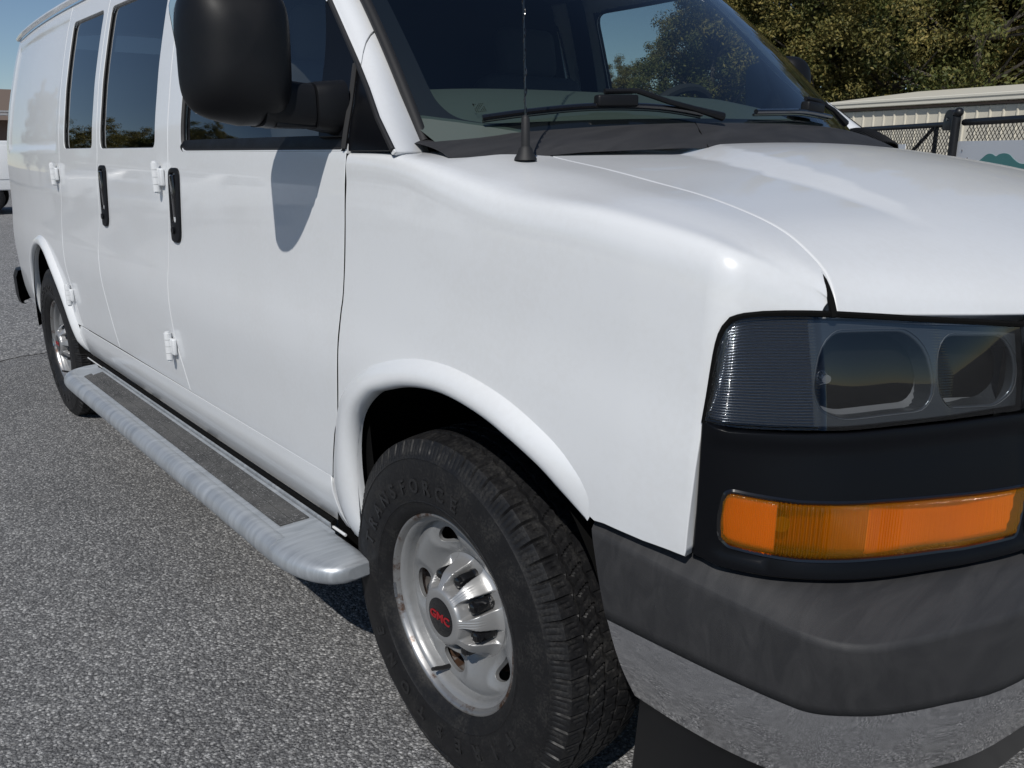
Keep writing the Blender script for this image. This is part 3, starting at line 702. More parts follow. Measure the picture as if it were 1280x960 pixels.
# ---------------------------------------------------------------- front end
def face_n(s, h):
    e = .02
    a = Vector(face(min(s+e,10), h))-Vector(face(max(s-e,0), h)); b = Vector(face(s, min(h+e,1) if h >= 0 else min(h+e,0)))-Vector(face(s, max(h-e,0) if h >= 0 else max(h-e,-1)))
    return a.cross(b).normalized()
def face_off(s, h, d):
    q = Vector(face(s, h))+face_n(s, h)*d; return (q.x, q.y, q.z)
KS, KH = .075, .17
def fsheet(name, material, parent, outer, holes, off, step=.012, lip=.012, rim=.002, mirror=False):
    o = lambda P: [(s*KS, h*KH) for s, h in P]
    return sheet(name, material, parent, o(outer), [o(h) for h in holes], lambda a, b: face_off(min(max(a/KS,0),10), min(max(b/KH,-1),1), off(a/KS, b/KH)), step, lip=lip, rim=rim, mirror=mirror)
AMB = rounded([(.84,-.66),(.96,-.46),(1.12,-.435),(2.3,-.475),(3.8,-.488),(5.55,-.515),(6.985,-.537),(6.82,-.878),(5.7,-.876),(3.9,-.86),(2.4,-.862),(1.1,-.83),(.90,-.78)], .06, 3)
def grow_s(P, d, e):
    cs_ = 3.9; ch = -.66
    return [(s+(d if s > cs_ else -d), h+(e if h > ch else -e)) for s, h in P]
LAMP = rounded([(.10,.06),(.22,.86),(.42,.985),(.9,.985),(3.0,.965),(6.95,.975),(6.97,.055),(5.0,.03),(3.0,.025),(1.3,.035)], [.08,.2,.1,.1,0,.1,.1,0,0,.1], 4)
B1 = rounded([(2.50,.36),(2.66,.70),(2.98,.86),(4.62,.90),(4.98,.72),(5.0,.30),(4.68,.115),(3.0,.085),(2.62,.17)], .18, 3)
B2 = rounded([(5.13,.66),(5.42,.87),(6.70,.88),(6.93,.62),(6.89,.25),(6.45,.09),(5.22,.125),(5.04,.31)], .18, 3)
for mir in (False, True):
    ysg = -1 if mir else 1
    panel = fsheet('lamp_surround', 'satin_black', van, [(.035,-.985),(1,-.985),(7.0,-.985),(7.0,-.015),(3,-.02),(1.0,-.015),(.035,.03)], [grow_s(AMB,.02,.018)],
        lambda s, h: .004+.007*smooth(-.16,-.06,h)*smooth(.1,.9,s)+.006*smooth(-.86,-.95,h)*smooth(.3,1.0,s), .014, lip=.02, rim=.003, mirror=mir)
    lip_ = fsheet('lamp_bezel', 'gap_black', van, [(.03,.0),(7.0,.0),(7.0,1.0),(.6,1.0),(.03,.93)], [], lambda s, h: -.045, .03, lip=.005, mirror=mir)
    m = MB(); ed = [(s*1.0, 1.0) for s in [.6,.8,1,1.5,2,2.5,3,4,5,6,7]]
    m.tube([(q[0], q[1]*ysg, q[2]) for q in [face_off(.02,.02,.0),face_off(.03,.3,.0),face_off(.04,.55,.0),face_off(.07,.70,.0),face_off(.13,.81,.0),face_off(.22,.89,.0),face_off(.36,.95,.0)]+[face_off(s, h, .001) for s, h in ed]], .0045, 6); m.build('lamp_gasket', 'gap_black', lip_)
    # turn signal
    top_h = lambda s: lin([(.84,-.60),(.87,-.535),(.93,-.475),(1.02,-.445),(1.12,-.438),(2.3,-.475),(3.8,-.488),(5.55,-.515),(6.96,-.537)], s)
    bot_h = lambda s: lin([(.84,-.69),(.87,-.755),(.93,-.805),(1.05,-.832),(1.3,-.845),(2.4,-.862),(3.9,-.860),(5.7,-.876),(6.82,-.878),(6.96,-.60)], s)
    def rib_off(s):
        w = s*KS*2*math.pi
        if s < 1.95: return .0004*math.sin(w/.0030)
        if s < 2.85: return .0020*math.sin(w/.0064)
        if s < 3.75: return .0006*math.sin(w/.0034)
        if s < 4.25: return .0014*math.sin(w/.0042)
        return .0007*math.sin(w/.0034)
    NS = 900 if not mir else 60; NR_ = 60 if not mir else 8
    def amb_fn(off, d0):
        def fn(i, j):
            s = .842+(6.955-.842)*i/(NS-1); t = j/(NR_-1); h = bot_h(s)+(top_h(s)-bot_h(s))*t; e = min(1, t*9, (1-t)*9, (s-.842)*9)
            q = face_off(s, h, d0+.005*(1-(1-e)**2)+off(s, h)); return (q[0], q[1]*ysg, q[2])
        return fn
    m = MB(); m.grid(amb_fn(lambda s, h: rib_off(s)+(.0004*math.sin(h*KH*2*math.pi/.0030) if s < 1.95 else 0), .001), NS, NR_); sig = m.build('turn_signal', 'lens_amber', van, angle=89)
    def back(s, h):
        d = 0
        if 1.95 < s < 2.85: d = -.024
        elif 2.85 <= s < 3.75: d = -.016+.010*(s-2.85)/.9
        elif s >= 3.75: d = -.004-.010*math.sin((s-3.75)/3.2*math.pi)
        return d
    m = MB(); m.grid(amb_fn(lambda s, h: back(s, h)+1.6*rib_off(s), -.010), NS, NR_); ref = m.build('signal_reflector', 'amber_back', sig, angle=30); ref.data.materials.append(MAT['amber_gold'])
    for f_ in ref.data.polygons: f_.material_index = 1 if 1.95 < .842+(6.955-.842)*(f_.vertices[0]//NR_)/(NS-1) < 3.7 else 0
    m = MB(); q = face_off(2.05,-.64,-.008); m.tube([(q[0],q[1]*ysg,q[2]),(q[0]-.03,(q[1]+.03)*ysg,q[2])], .012, 10); m.build('signal_bulb', 'dark_chrome', sig)
    m = MB(); q2 = resample([(s*KS, h*KH) for s, h in grow_s(AMB,.012,.012)], .02); m.tube([tuple(Vector((face_off(a/KS,b/KH,.003)[0], face_off(a/KS,b/KH,.003)[1]*ysg, face_off(a/KS,b/KH,.003)[2]))) for a, b in q2], .0035, 6, close=True); m.build('signal_gasket', 'gloss_black', sig)
    # headlamp
    rib = .0039
    def flut(s, h):
        z = h*.15; k = smooth(2.56,2.48,s)*smooth(.05,.20,s)
        k2 = .5*smooth(5.0,5.04,s)*smooth(5.12,5.08,s)
        return .0042+(k+k2)*.00042*math.sin(2*math.pi*z/rib)
    lens = MB(); SL = [.10+.06*i for i in range(42)]+[2.56+.11*i for i in range(41)]; NH = 340 if not mir else 30
    def lens_fn(i, j):
        s = SL[i]; h0 = lin([(.1,.05),(1.3,.03),(3,.022),(7,.05)], s); h1 = lin([(.1,.60),(.16,.74),(.24,.83),(.36,.905),(.55,.95),(.8,.975),(1.0,.982),(3,.968),(7,.975)], s)
        h = h0+(h1-h0)*j/(NH-1); q = face_off(s, h, flut(s, h)); return (q[0], q[1]*ysg, q[2])
    lens.grid(lens_fn, len(SL), NH); hl = lens.build('headlamp', 'lens_clear', van, angle=89)
    fsheet('lamp_housing', 'lamp_dark', hl, [(.14,.07),(.26,.86),(.45,.96),(3,.95),(6.93,.955),(6.93,.07),(3,.04),(1.3,.05)], [B1, B2],
        lambda s, h: -.009-.012*smooth(2.5,2.3,s), .012, lip=.030, rim=.003, mirror=mir)
    fl = MB(); SF = [.16+.075*i for i in range(32)]
    def flute_fn(i, j):
        s = SF[i]; h1 = lin([(.1,.56),(.16,.70),(.24,.79),(.36,.87),(.55,.925),(.8,.95),(1.0,.96),(3,.95)], s); h0 = lin([(.1,.07),(1.3,.05),(3,.04)], s); h = h0+(h1-h0)*j/(NH-1)
        q = face_off(s, h, -.006+.0017*math.sin(2*math.pi*h*.15/rib)); return (q[0], q[1]*ysg, q[2])
    fl.grid(flute_fn, len(SF), NH); fl.build('lamp_flutes', 'lamp_silver', hl, angle=89)
    for B, cs_, par in ((B1,3.75,hl),(B2,6.0,hl)):
        ch = .49
        m = MB(); loops = [(1.0,-.008),(1.0,-.028),(.93,-.048),(.74,-.066),(.50,-.078),(.25,-.084),(.02,-.086)]
        bq = resample([(s*KS, h*KH) for s, h in B], .006)
        def bk(i, j):
            k_, d = loops[j]; s = cs_+(bq[i][0]/KS-cs_)*k_; h = ch+(bq[i][1]/KH-ch)*k_; q = face_off(s, h, 0)
            w = Vector((-.86,.50,0))*(-d); q = (q[0]+w.x, q[1]+w.y, q[2]); return (q[0], q[1]*ysg, q[2])
        LP = loops; loops = LP[:3]; m.grid(bk, len(bq), 3, True); m.build('lamp_bucket', 'lamp_bucket', par, angle=60)
        m = MB(); loops = LP[2:]; m.grid(bk, len(bq), len(loops), True); m.build('lamp_reflector', 'dark_chrome', par, angle=89)
        q = face_off(cs_, ch, 0)
        m = MB(); c0 = Vector((q[0]-.070, (q[1]+.040), q[2]-.005)); dr = Vector((.86,-.50,0))
        m.tube([c0, c0+dr*.025, c0+dr*.032], [.012,.012,.004], 12); m.v = [(a, b*ysg, c_) for a, b, c_ in m.v]; m.build('lamp_bulb', 'lamp_dark', par)
    m = MB(); q = face_off(2.72,.47,-.010); m.tube([(q[0], q[1]*ysg, q[2]), tuple(Vector((q[0], q[1]*ysg, q[2]))+Vector((.008,-.006*ysg,0)))], [.011,.006], 16); m.build('aiming_screw', 'chrome', hl)
# small white clip under the fender tip
m = MB(); m.box((.648,-.958,.760), (.030,.012,.010), Matrix.Rotation(R(-20),3,'Z'), .002); m.build('fender_clip', 'print_white', van)
# grille beyond the lamp
m = MB()
for h0 in (.92,.62,.32,.02,-.28,-.58):
    m.tube([tuple(face_off(7.06+.294*i, h0, .004)) for i in range(11)]+[(face_off(10-.294*i, h0, .004)[0], -face_off(10-.294*i, h0, .004)[1], face_off(10-.294*i, h0, .004)[2]) for i in range(1,11)], .013, 8)
gr = m.build('grille', 'black_plastic', van)
m = MB()
for sg in (1,-1):
    m.tube([(face_off(7.04,h,.006)[0], face_off(7.04,h,.006)[1]*sg, face_off(7.04,h,.006)[2]) for h in (1.0,.7,.3,0,-.3,-.6,-.97)], .011, 8)
for h0 in (1.0,-.97): m.tube([tuple(face_off(7.04+.296*i, h0, .006)) for i in range(11)]+[(face_off(10-.296*i, h0, .006)[0], -face_off(10-.296*i, h0, .006)[1], face_off(10-.296*i, h0, .006)[2]) for i in range(1,11)], .012, 8)
m.build('grille_frame', 'dark_chrome', gr)
m = MB(); m.grid(lambda i, j: (.86,-.6+1.2*i,.76+.32*j), 2, 2); m.build('radiator', 'gap_black', gr)
# ---------------------------------------------------------------- front bumper
R0 = [(.425,-.950,.746),(.53,-.952,.750),(.62,-.950,.751),(.67,-.938,.751),(.76,-.885,.750),(.82,-.80,.750),(.865,-.71,.751),(.90,-.58,.752),(.93,-.42,.752),(.95,-.20,.752),(.955,0,.752)]
R1 = [(.438,-.985,.728),(.545,-.985,.722),(.636,-.976,.712),(.725,-.966,.704),(.81,-.960,.702),(.860,-.938,.702),(.895,-.886,.703),(.933,-.785,.704),(.972,-.64,.705),(1.0,-.32,.706),(1.01,0,.706)]
R2 = [(.472,-.982,.585),(.585,-.974,.585),(.684,-.965,.585),(.774,-.952,.585),(.818,-.938,.585),(.859,-.898,.585),(.885,-.86,.585),(.921,-.785,.585),(.965,-.655,.585),(1.0,-.32,.586),(1.01,0,.586)]
R3 = [(.515,-.955,.450),(.60,-.953,.448),(.69,-.943,.446),(.76,-.925,.445),(.81,-.900,.445),(.845,-.86,.445),(.868,-.82,.445),(.90,-.75,.445),(.94,-.62,.445),(.975,-.30,.445),(.985,0,.445)]
def across(rows, name, material, parent, n=60, lipz=0):
    m = MB()
    def fn(i, j):
        s = 20*i/(2*n); sg = 1
        if s > 10: s = 20-s; sg = -1
        q = rows(s, j); return (q[0], q[1]*sg, q[2])
    m.grid(fn, 2*n+1, 14); return m.build(name, material, parent, angle=150)
def pad_rows(s, j):
    a, b, c_ = Vector(crv(R0, s)), Vector(crv(R1, s)), Vector(crv(R2, s))
    if j == 0: return a+Vector((-.03,.03,-.03))
    if j <= 6:
        t = (0,.2,.45,.75,.95,1.0)[j-1]; q = a+(b-a)*t; q.z += .012*math.sin(min(t,.9)/.9*math.pi*.75)*(1-.35*t)
        return q
    if j <= 12:
        t = (0,.04,.16,.42,.65,.85,1.0)[j-6]; q = b+(c_-b)*t; o = Vector((.35,-.65,0))*(.006*math.sin(t*math.pi)); return q+o
    return c_+Vector((-.02,.03,-.002))
pad = across(pad_rows, 'bumper_pad', 'bumper_plastic', van)
def chrome_rows(s, j):
    a, b = Vector(crv(R2, s)), Vector(crv(R3, s)); t = j/13
    q = a+(b-a)*t; q += Vector((.35,-.65,0))*(.016*math.sin(t*math.pi)-.006)
    q.z -= .002 if j == 0 else 0
    return q
across(chrome_rows, 'bumper', 'chrome', van)
for sg in (1,-1):                         # end plates
    m = MB(); col = [pad_rows(0, j) for j in range(1, 13)]
    m.add([(q[0], q[1]*sg, q[2]) for q in col]+[(q[0]-.004, (q[1]+.05)*sg, q[2]) for q in col], [(i, i+1, i+13, i+12) for i in range(11)]); m.build('bumper_end', 'bumper_plastic', van)
def dam_rows(s, j):
    s = .15+.985*s
    b = Vector(crv(R3, s)); t = j/13; return b+Vector((-.012,.02,-.006))+Vector((-.10,.10,-.27))*t
across(dam_rows, 'air_dam', 'satin_black', van)
# ---------------------------------------------------------------- wheels
def yprof(r):
    return herm([(.05,-.030),(.10,-.031),(.118,-.036),(.135,-.050),(.150,-.061),(.165,-.066),(.180,-.064),(.190,-.058),(.194,-.056)], r)
TY = [(.2165,-.088),(.2185,-.097),(.226,-.105),(.24,-.113),(.262,-.1195),(.285,-.1215),(.31,-.1205),(.332,-.1165),(.3395,-.1145),(.3415,-.1160),(.3445,-.1135),(.356,-.1085),(.366,-.1035),(.374,-.0985)]
def sidey(r): return herm([(a, b) for a, b in TY], r)
def make_wheel():
    HOLES = []
    for k in range(5):
        a0 = R(110+72*k); hl_ = []
        for i in range(28):
            t = 2*math.pi*i/28; dr = .0195*math.cos(t)+.0015*math.cos(2*t); dt = .039*math.sin(t)
            r_ = .158+dr-.25*dt*dt/.158; an = a0+dt/.158; hl_.append((r_*math.cos(an), r_*math.sin(an)))
        HOLES.append((a0, hl_))
    def disc(x, z):
        r_ = math.hypot(x, z); y = yprof(min(r_,.194)); an = math.atan2(z, x)
        for a0, _ in HOLES:
            d = (an-a0+math.pi)%(2*math.pi)-math.pi; q = ((r_-.158)/.028)**2+(d*.158/.050)**2
            if q < 1.6: y += .011*(1-smooth(.25,1.6,q))
        return (x, y, z)
    circ = lambda r_, n_: [(r_*math.cos(2*math.pi*i/n_), r_*math.sin(2*math.pi*i/n_)) for i in range(n_)]
    w = sheet('wheel', 'wheel_silver', None, circ(.194, 90), [circ(.055, 30)]+[h for _, h in HOLES], disc, .0085, lip=.010, rim=.0012, edge_step=.006)
    w.parent = van
    lathe([(.193,-.054),(.1945,-.058),(.196,-.070),(.199,-.080),(.204,-.084),(.207,-.085)], 120).build('rim_barrel', 'wheel_silver', w, angle=80)
    lathe([(.207,-.085),(.2095,-.092),(.213,-.0975),(.2175,-.0985),(.2207,-.0965),(.2215,-.0925),(.2185,-.088),(.200,-.06),(.185,.0),(.19,.08)], 120).build('rim_flange', 'rim_flange', w, angle=80)
    # centre cap with eight pockets
    cap = MB(); NA, NR = 448, 56
    def cap_fn(i, j):
        an = 2*math.pi*i/NA; r_ = .004+(.1165-.004)*j/(NR-1)
        y = herm([(0,-.1165),(.046,-.1165),(.055,-.1160),(.0605,-.1135),(.066,-.108),(.078,-.099),(.090,-.086),(.098,-.068),(.104,-.050),(.110,-.041),(.1165,-.036)], r_)
        y = -.1165 if r_ < .046 else y
        d = (math.degrees(an)-30+22.5)%45-22.5; ad = abs(d)*math.pi/180*r_
        hw = .0170-.004*smooth(.075,.060,r_)
        pk = smooth(hw+.0032, hw-.0012, ad)*smooth(.0625,.0660,r_)
        floor = herm([(.06,-.075),(.068,-.050),(.085,-.042),(.10,-.039),(.117,-.036)], r_)
        y = y+(floor-y)*pk
        e = (22.5-abs(d))*math.pi/180*r_
        if .060 < r_ < .098 and pk < .02: y += .0010*max(0, math.cos(e/.0056*2*math.pi))*smooth(.010,.0085,e)
        return (r_*math.cos(an), y, r_*math.sin(an))
    cap.grid(cap_fn, NA, NR, True); cap.build('hub_cap', 'cap_silver', w, angle=62)
    m = lathe([(.0,-.1180),(.040,-.1180),(.0425,-.1172),(.0432,-.1150)], 60); bd = m.build('hub_badge', 'gloss_black', w)
    text_mesh('GMC', .0255, .0006, lambda x, y, z: (x, -.1190-z, y), 'badge_letters', 'logo_red', w, .0006, 1.25)
    for k in range(8):
        an = R(30+45*k); nut = MB(); cx, cz = .0826*math.cos(an), .0826*math.sin(an)
        lp = [(.0160,-.034),(.0160,-.046),(.0138,-.048),(.0138,-.082),(.0115,-.089),(.006,-.0925),(.0005,-.093)]
        nut.grid(lambda i, j: (cx+lp[j][0]*(1+.10*(j in (2,3))*(i%2))*math.cos(2*math.pi*i/12), lp[j][1], cz+lp[j][0]*(1+.10*(j in (2,3))*(i%2))*math.sin(2*math.pi*i/12)), 12, len(lp), True)
        nut.build('lug_nut', 'gloss_black', w, angle=30)
    an = R(-109); m = MB(); m.tube([(.186*math.cos(an),-.050,.186*math.sin(an)),(.180*math.cos(an),-.075,.180*math.sin(an)),(.171*math.cos(an),-.096,.171*math.sin(an))], [.0055,.005,.005], 10)
    m.tube([(.171*math.cos(an),-.096,.171*math.sin(an)),(.167*math.cos(an),-.106,.167*math.sin(an))], .0042, 10); m.build('valve_stem', 'rubber', w)
    m = MB(); m.grid(lambda i, j: ((.214+.006*j)*math.cos(R(184+1.6*i)), -.1005+.006*j, (.214+.006*j)*math.sin(R(184+1.6*i))), 7, 2); m.grid(lambda i, j: ((.2105+.004*j)*math.cos(R(184+1.6*i)), -.096-.005*j, (.2105+.004*j)*math.sin(R(184+1.6*i))), 7, 2); m.build('balance_weight', 'dark_chrome', w)
    lathe([(.02,.0),(.160,.0),(.162,.004),(.162,.03)], 60).build('brake_rotor', 'rust', w)
    m = MB(); m.box((-.115,-.006,-.10), (.16,.05,.10), Matrix.Rotation(R(45),3,'Y'), .012); m.build('brake_caliper', 'rust', w)
    lathe([(.01,.045),(.21,.045)], 40).build('brake_shield', 'gap_black', w)
    # tyre
    NA = 704; tr = MB(); ws_l = [-.0960,-.0945,-.090,-.086,-.082,-.078,-.074,-.070,-.066,-.062,-.0595,-.0585,-.0525,-.0515,-.048,-.044,-.040,-.036,-.032,-.028,-.024,-.021,-.020,-.014,-.013]
    cols = ws_l+[-.009,-.005,0.,.005,.009]+[-q for q in ws_l[::-1]]
    base_r = lambda w_: .3865-.0075*(abs(w_)/.096)**2.6
    per = NA//64
    def tread(i, j):
        w_ = cols[j]; r_ = base_r(w_); a_ = abs(w_); k = i%per; k2 = (i+5)%per; kz = (i+(3 if w_ > 0 else 8))%per
        if .0525 <= a_ <= .0585 or .014 <= a_ <= .020: r_ -= .0085
        elif a_ >= .062:
            if k in (0,): r_ -= .0060 if a_ > .066 else .003
            if k == 5 and .068 < a_ < .083: r_ -= .0028
            if k == 8 and .072 < a_ < .093: r_ -= .0028
        elif a_ >= .021:
            ph = int(round((a_-.021)/.0305*4)); kk = (i+ph)%per
            if kk == 2: r_ -= .0045
            if kk == 7 and .028 < a_ < .046: r_ -= .003
        else:
            if kz == 4: r_ -= .004
        sh = .0022*math.sin(2*math.pi*i/per) if .0485 < a_ < .062 or .012 < a_ < .022 else 0
        an = 2*math.pi*i/NA
        return (r_*math.cos(an), w_+sh, r_*math.sin(an))
    def defl(q):
        x, y, z = q
        if z < -.372: z = -.372-(z+.372)*.0-.0005
        elif z < -.30: y *= 1+.035*smooth(-.30,-.37,z)
        return (x, y, z)
    tr.grid(lambda i, j: defl(tread(i, j)), NA, len(cols), True)
    def shoulder(sgn):
        prof = [(.3785,-.0960),(.3762,-.0982),(.3700,-.1016),(.3640,-.1046),(.3560,-.1085),(.3500,-.1112),(.3445,-.1135),(.3415,-.1160),(.3395,-.1145),(.332,-.1165),(.31,-.1205),(.285,-.1215),(.262,-.1195),(.252,-.1168),(.2495,-.1182),(.247,-.1155),(.24,-.113),(.226,-.105),(.2185,-.097),(.2165,-.088)]
        def fn(i, j):
            r_, y = prof[j]; an = 2*math.pi*i/NA; k = i%per
            if j == 0: r_ = base_r(.096)
            if k == 0 and 0 <= j <= 3: r_ -= .005; y += .002
            if k in (0, 4, 8) and 2 <= j <= 5: y += .0022
            if i%44 == 0 and 9 <= j <= 12: y += .0008
            q = defl((r_*math.cos(an), y*sgn, r_*math.sin(an)))
            return q
        tr.grid(fn, NA, len(prof), True)
    shoulder(1); shoulder(-1)
    ty = tr.build('tyre', 'tyre_rubber', w, angle=32)
    def arc(body, mid, size, span, name, r0=.283, bold=.0012, h=.0011):
        n_ = len(body)
        def fn_k(th):
            def fn(x, y, z):
                r_ = r0+y; a_ = th-x/r0; return (r_*math.cos(a_), sidey(r_)-.0002-(z+h), r_*math.sin(a_))
            return fn
        for k, ch in enumerate(body):
            if ch == ' ': continue
            th = R(mid+span/2-span*k/(n_-1)); text_mesh(ch, size, h, fn_k(th), name, 'tyre_letter', w, bold, .95)
    arc('TRANSFORCE', 120, .043, 86, 'tyre_letter'); arc('FIRESTONE', -92, .043, 114, 'tyre_letter')
    return w
wheel = make_wheel(); wheel.location = (0, -.869, .372)
w2_ = copy_tree(wheel, van); w2_.location = (-3.429, -.869, .372); w2_.rotation_euler = (0, R(25), 0)
# keep the flattened patch of the rear tyre at the bottom: only the rim turns
w2_.rotation_euler = (0, 0, 0)
for wx in (0, -3.429):
    c_ = copy_tree(wheel, van); c_.location = (wx, .869, .372); c_.rotation_euler = (0, 0, math.pi)
# ---------------------------------------------------------------- side mirrors
def se(c, e): return math.copysign(abs(c)**e, c)
for sg in (-1, 1):
    NU, NV = 56, 30
    cx, cy, cz = 0, .190, .095                            # head centre from the arm's pivot (x, outward, up)
    root_m = Vector((-.412, sg*.958, 1.410)); fold = 0 if sg < 0 else R(72)
    def fin(mb, name, mt, par, **k_):
        o = mb.build(name, mt, par, **k_); o.data.transform(Matrix.Rotation(fold, 4, 'Z'))
        if par is van: o.location = root_m
        return o
    m = MB()
    def head(i, j):
        u = 2*math.pi*i/NU; v = -math.pi/2+math.pi*j/(NV-1); px_ = math.sin(v); cr = max(math.cos(v), 0)
        dy = se(math.cos(u), .45); dz = se(math.sin(u), .52); front = px_ > 0
        k = cr**(.62 if front else .14); x = cx-.035+px_*(.090 if front else .045)
        z = dz*.137*k; y = dy*.100*k
        y += -.004*dz*k-.004*k
        if dz < 0 and dy > 0: z *= 1-.16*dy*abs(dz)
        x += -.026*dy*k
        return (x, sg*(cy+y), cz+z)
    m.grid(head, NU, NV, True); mh = fin(m, 'side_mirror', 'black_plastic', van, angle=70)
    m = MB(); pol_ = rounded([(-.085,-.118),(.085,-.118),(.085,.118),(-.085,.118)], .04)
    m.prism(pol_, lambda a, b: (cx-.084-.026*a/.1, sg*(cy+a+.012*b/.13), cz+b), lambda a, b: (cx-.081-.026*a/.1, sg*(cy+a+.012*b/.13), cz+b)); fin(m, 'mirror_glass', 'chrome', mh)
    def limb(st, name, par):
        m = MB()
        def f_(i, j):
            yy, hx, hz, zc, xc = st[j]; t = 2*math.pi*i/28; return (xc+se(math.cos(t),.55)*hx, sg*yy, zc+se(math.sin(t),.55)*hz)
        m.grid(f_, 28, len(st), True); k_ = len(st); m.add([f_(i, k_-1) for i in range(28)], [tuple(range(28))]); m.add([f_(i, 0) for i in range(28)], [tuple(range(28))]); fin(m, name, 'black_plastic', par, angle=50)
    limb([(.155,.060,.062,.018,-.022),(.128,.052,.052,.006,-.016),(.10,.046,.048,.002,-.010),(.07,.043,.046,.0,-.006),(.048,.042,.045,.0,-.003),(.0475,.038,.041,.0,-.003)], 'mirror_arm', mh)
    limb([(.0455,.038,.042,-.001,.002),(.045,.043,.047,-.001,.002),(.030,.046,.050,-.001,.004),(.012,.048,.053,-.002,.006),(-.02,.049,.056,-.002,.008)], 'mirror_base', mh)
    m = MB(); m.box((-.010, sg*.085, -.040), (.075,.095,.012), None, .003); fin(m, 'mirror_cover', 'black_plastic', mh)
# ---------------------------------------------------------------- wipers, aerial
def wsp(u, v, d=0.):
    a = Vector(ws(u+.01, v))-Vector(ws(u-.01, v)); b = Vector(ws(u, v+.01))-Vector(ws(u, v-.01)); n_ = b.cross(a)*-1
    n_ = n_.normalized(); n_ = n_ if n_.z > 0 else -n_
    return Vector(ws(u, v))+n_*d
def wiper(blade, conn, arm_pts):
    m = MB(); bl = [wsp(u, v, .010) for u, v in blade]; m.tube(bl, .0035, 6)
    bl2 = [wsp(u, v, .020) for u, v in blade]; m.tube(bl2, .0062, 8)
    w_ = m.build('wiper', 'gloss_black', van)
    m = MB(); a, b = (wsp(*conn[0], .026), wsp(*conn[1], .026)); mid = (a+b)/2; d = (b-a); rot = d.to_track_quat('X', 'Z').to_matrix()
    m.box(mid, (d.length,.026,.026), rot, .006); m.build('wiper_clip', 'black_plastic', w_)
    m = MB(); ap = [wsp(u, v, h) for u, v, h in arm_pts]; m.tube(ap, [.006]*(len(ap)-1)+[.010], 8); m.build('wiper_arm', 'black_plastic', w_)
    return w_
wiper(smooth_line([(-.872,.050),(-.767,.058),(-.604,.063),(-.426,.048),(-.30,.018)], 4), ((-.60,.072),(-.49,.066)), [(-.57,.095,.034),(-.48,.090,.036),(-.404,.048,.034),(-.33,.025,.030),(-.24,.0,.024)])
wiper(smooth_line([(-.075,.028),(.06,.034),(.193,.040),(.36,.030)], 4), ((.20,.058),(.30,.052)), [(.22,.082,.034),(.30,.075,.036),(.37,.045,.034),(.45,.005,.022)])
m = MB(); ab = Vector((.052,-.795,1.299))
lp = [(.022,0),(.021,.004),(.016,.012),(.0125,.022),(.0085,.026),(.0080,.075),(.0065,.078),(.003,.082)]
m.grid(lambda i, j: (ab.x+lp[j][0]*math.cos(2*math.pi*i/20), ab.y+lp[j][0]*math.sin(2*math.pi*i/20), ab.z+lp[j][1]), 20, len(lp), True); an_ = m.build('aerial', 'rubber', van)
m = MB(); m.tube([ab+Vector((0,0,.07)), ab+Vector((-.01,0,.4)), ab+Vector((-.03,0,.78))], [.0019,.0017,.0013], 8)
hx_ = [ab+Vector((-.03*(t/200)**1.6+.0024*math.cos(t*.55), .0024*math.sin(t*.55), .085+.60*t/200)) for t in range(201)]; m.tube(hx_, .0011, 5); m.build('aerial_mast', 'gloss_black', an_)
m = MB()
for a_ in range(6):
    for b_ in range(6):
        if (a_*5+b_*3) % 4 == 1 and b_ > 0: continue
        c0_ = wsp(-.872+.0042*a_, .094+.0052*b_, .0012); m.tube([c0_, c0_+Vector((.0006,0,.0006))], .0011 if b_ < 5 or a_ else .0022, 6)
gm = m.build('glass_mark', 'gap_black', screen); gm['kind'] = 'stuff'
# ---------------------------------------------------------------- galvanized side step
tz = .372
pth = [(-2.68,-.985,tz),(-2.672,-1.03,tz),(-2.64,-1.082,tz),(-2.58,-1.108,tz)]+[(x, -1.112, tz) for x in [-2.45+.1*i for i in range(20)]]+[(-.50,-1.112,tz)]
P3 = [crv(pth, t/3) for t in range((len(pth)-1)*3+1)]
m = MB(); m.tube(P3, .034, 18); step = m.build('side_step', 'galvanized', van, angle=60)
# front end: a flattened nose that narrows towards the wheel
m = MB(); nose = []
def nose_fn(i, j):
    t = i/14; x = -.50+.215*math.sin(t*math.pi/2); th = 2*math.pi*j/20
    yo = -1.146+.10*(1-math.cos(t*math.pi/2))**1.0; yi = -.975; hz = .034*(1-.55*t**2.5); ym = (yo+yi)/2; hy = (yi-yo)/2
    c_, s_ = math.cos(th), math.sin(th)
    return (x, ym+hy*se(c_,.62), tz+.0*t+hz*se(s_,.75)*(1 if s_ > 0 else 1.0))
def se(c, e): return math.copysign(abs(c)**e, c)
m.grid(nose_fn, 15, 21); m.add([nose_fn(14, j) for j in range(20)], [tuple(range(20))]); m.build('step_end', 'galvanized', step, angle=60)
m = MB(); m.prism(rounded([(-2.63,-.985),(-2.63,-1.10),(-.49,-1.10),(-.46,-.985)], [.01,.03,.0,.0]), lambda x, y: (x, y, tz+.018), lambda x, y: (x, y, tz+.029)); m.build('step_plate', 'galvanized', step)
for ya, yb in ((-1.078,-1.043),(-1.040,-.998)):
    m = MB(); m.prism([(-2.50,ya),(-.575,ya),(-.575,yb),(-2.53,yb)], lambda x, y: (x, y, tz+.0285), lambda x, y: (x, y, tz+.0320)); m.build('grip_strip', 'grip_tape', step)
m = MB(); m.box((-1.55,-.978,tz+.020), (2.1,.006,.03)); m.build('step_flange', 'galvanized', step)
for x in (-.62,-1.45,-2.25,-2.05):
    m = MB(); m.box((x,-.93,tz+.005), (.05,.16,.02)); m.build('step_bracket', 'gap_black', step)
m = MB(); m.tube([(-.50,-.965,.405),(-1.5,-.965,.405),(-2.9,-.965,.405)], .008, 8); m.build('pinch_weld', 'gap_black', van)
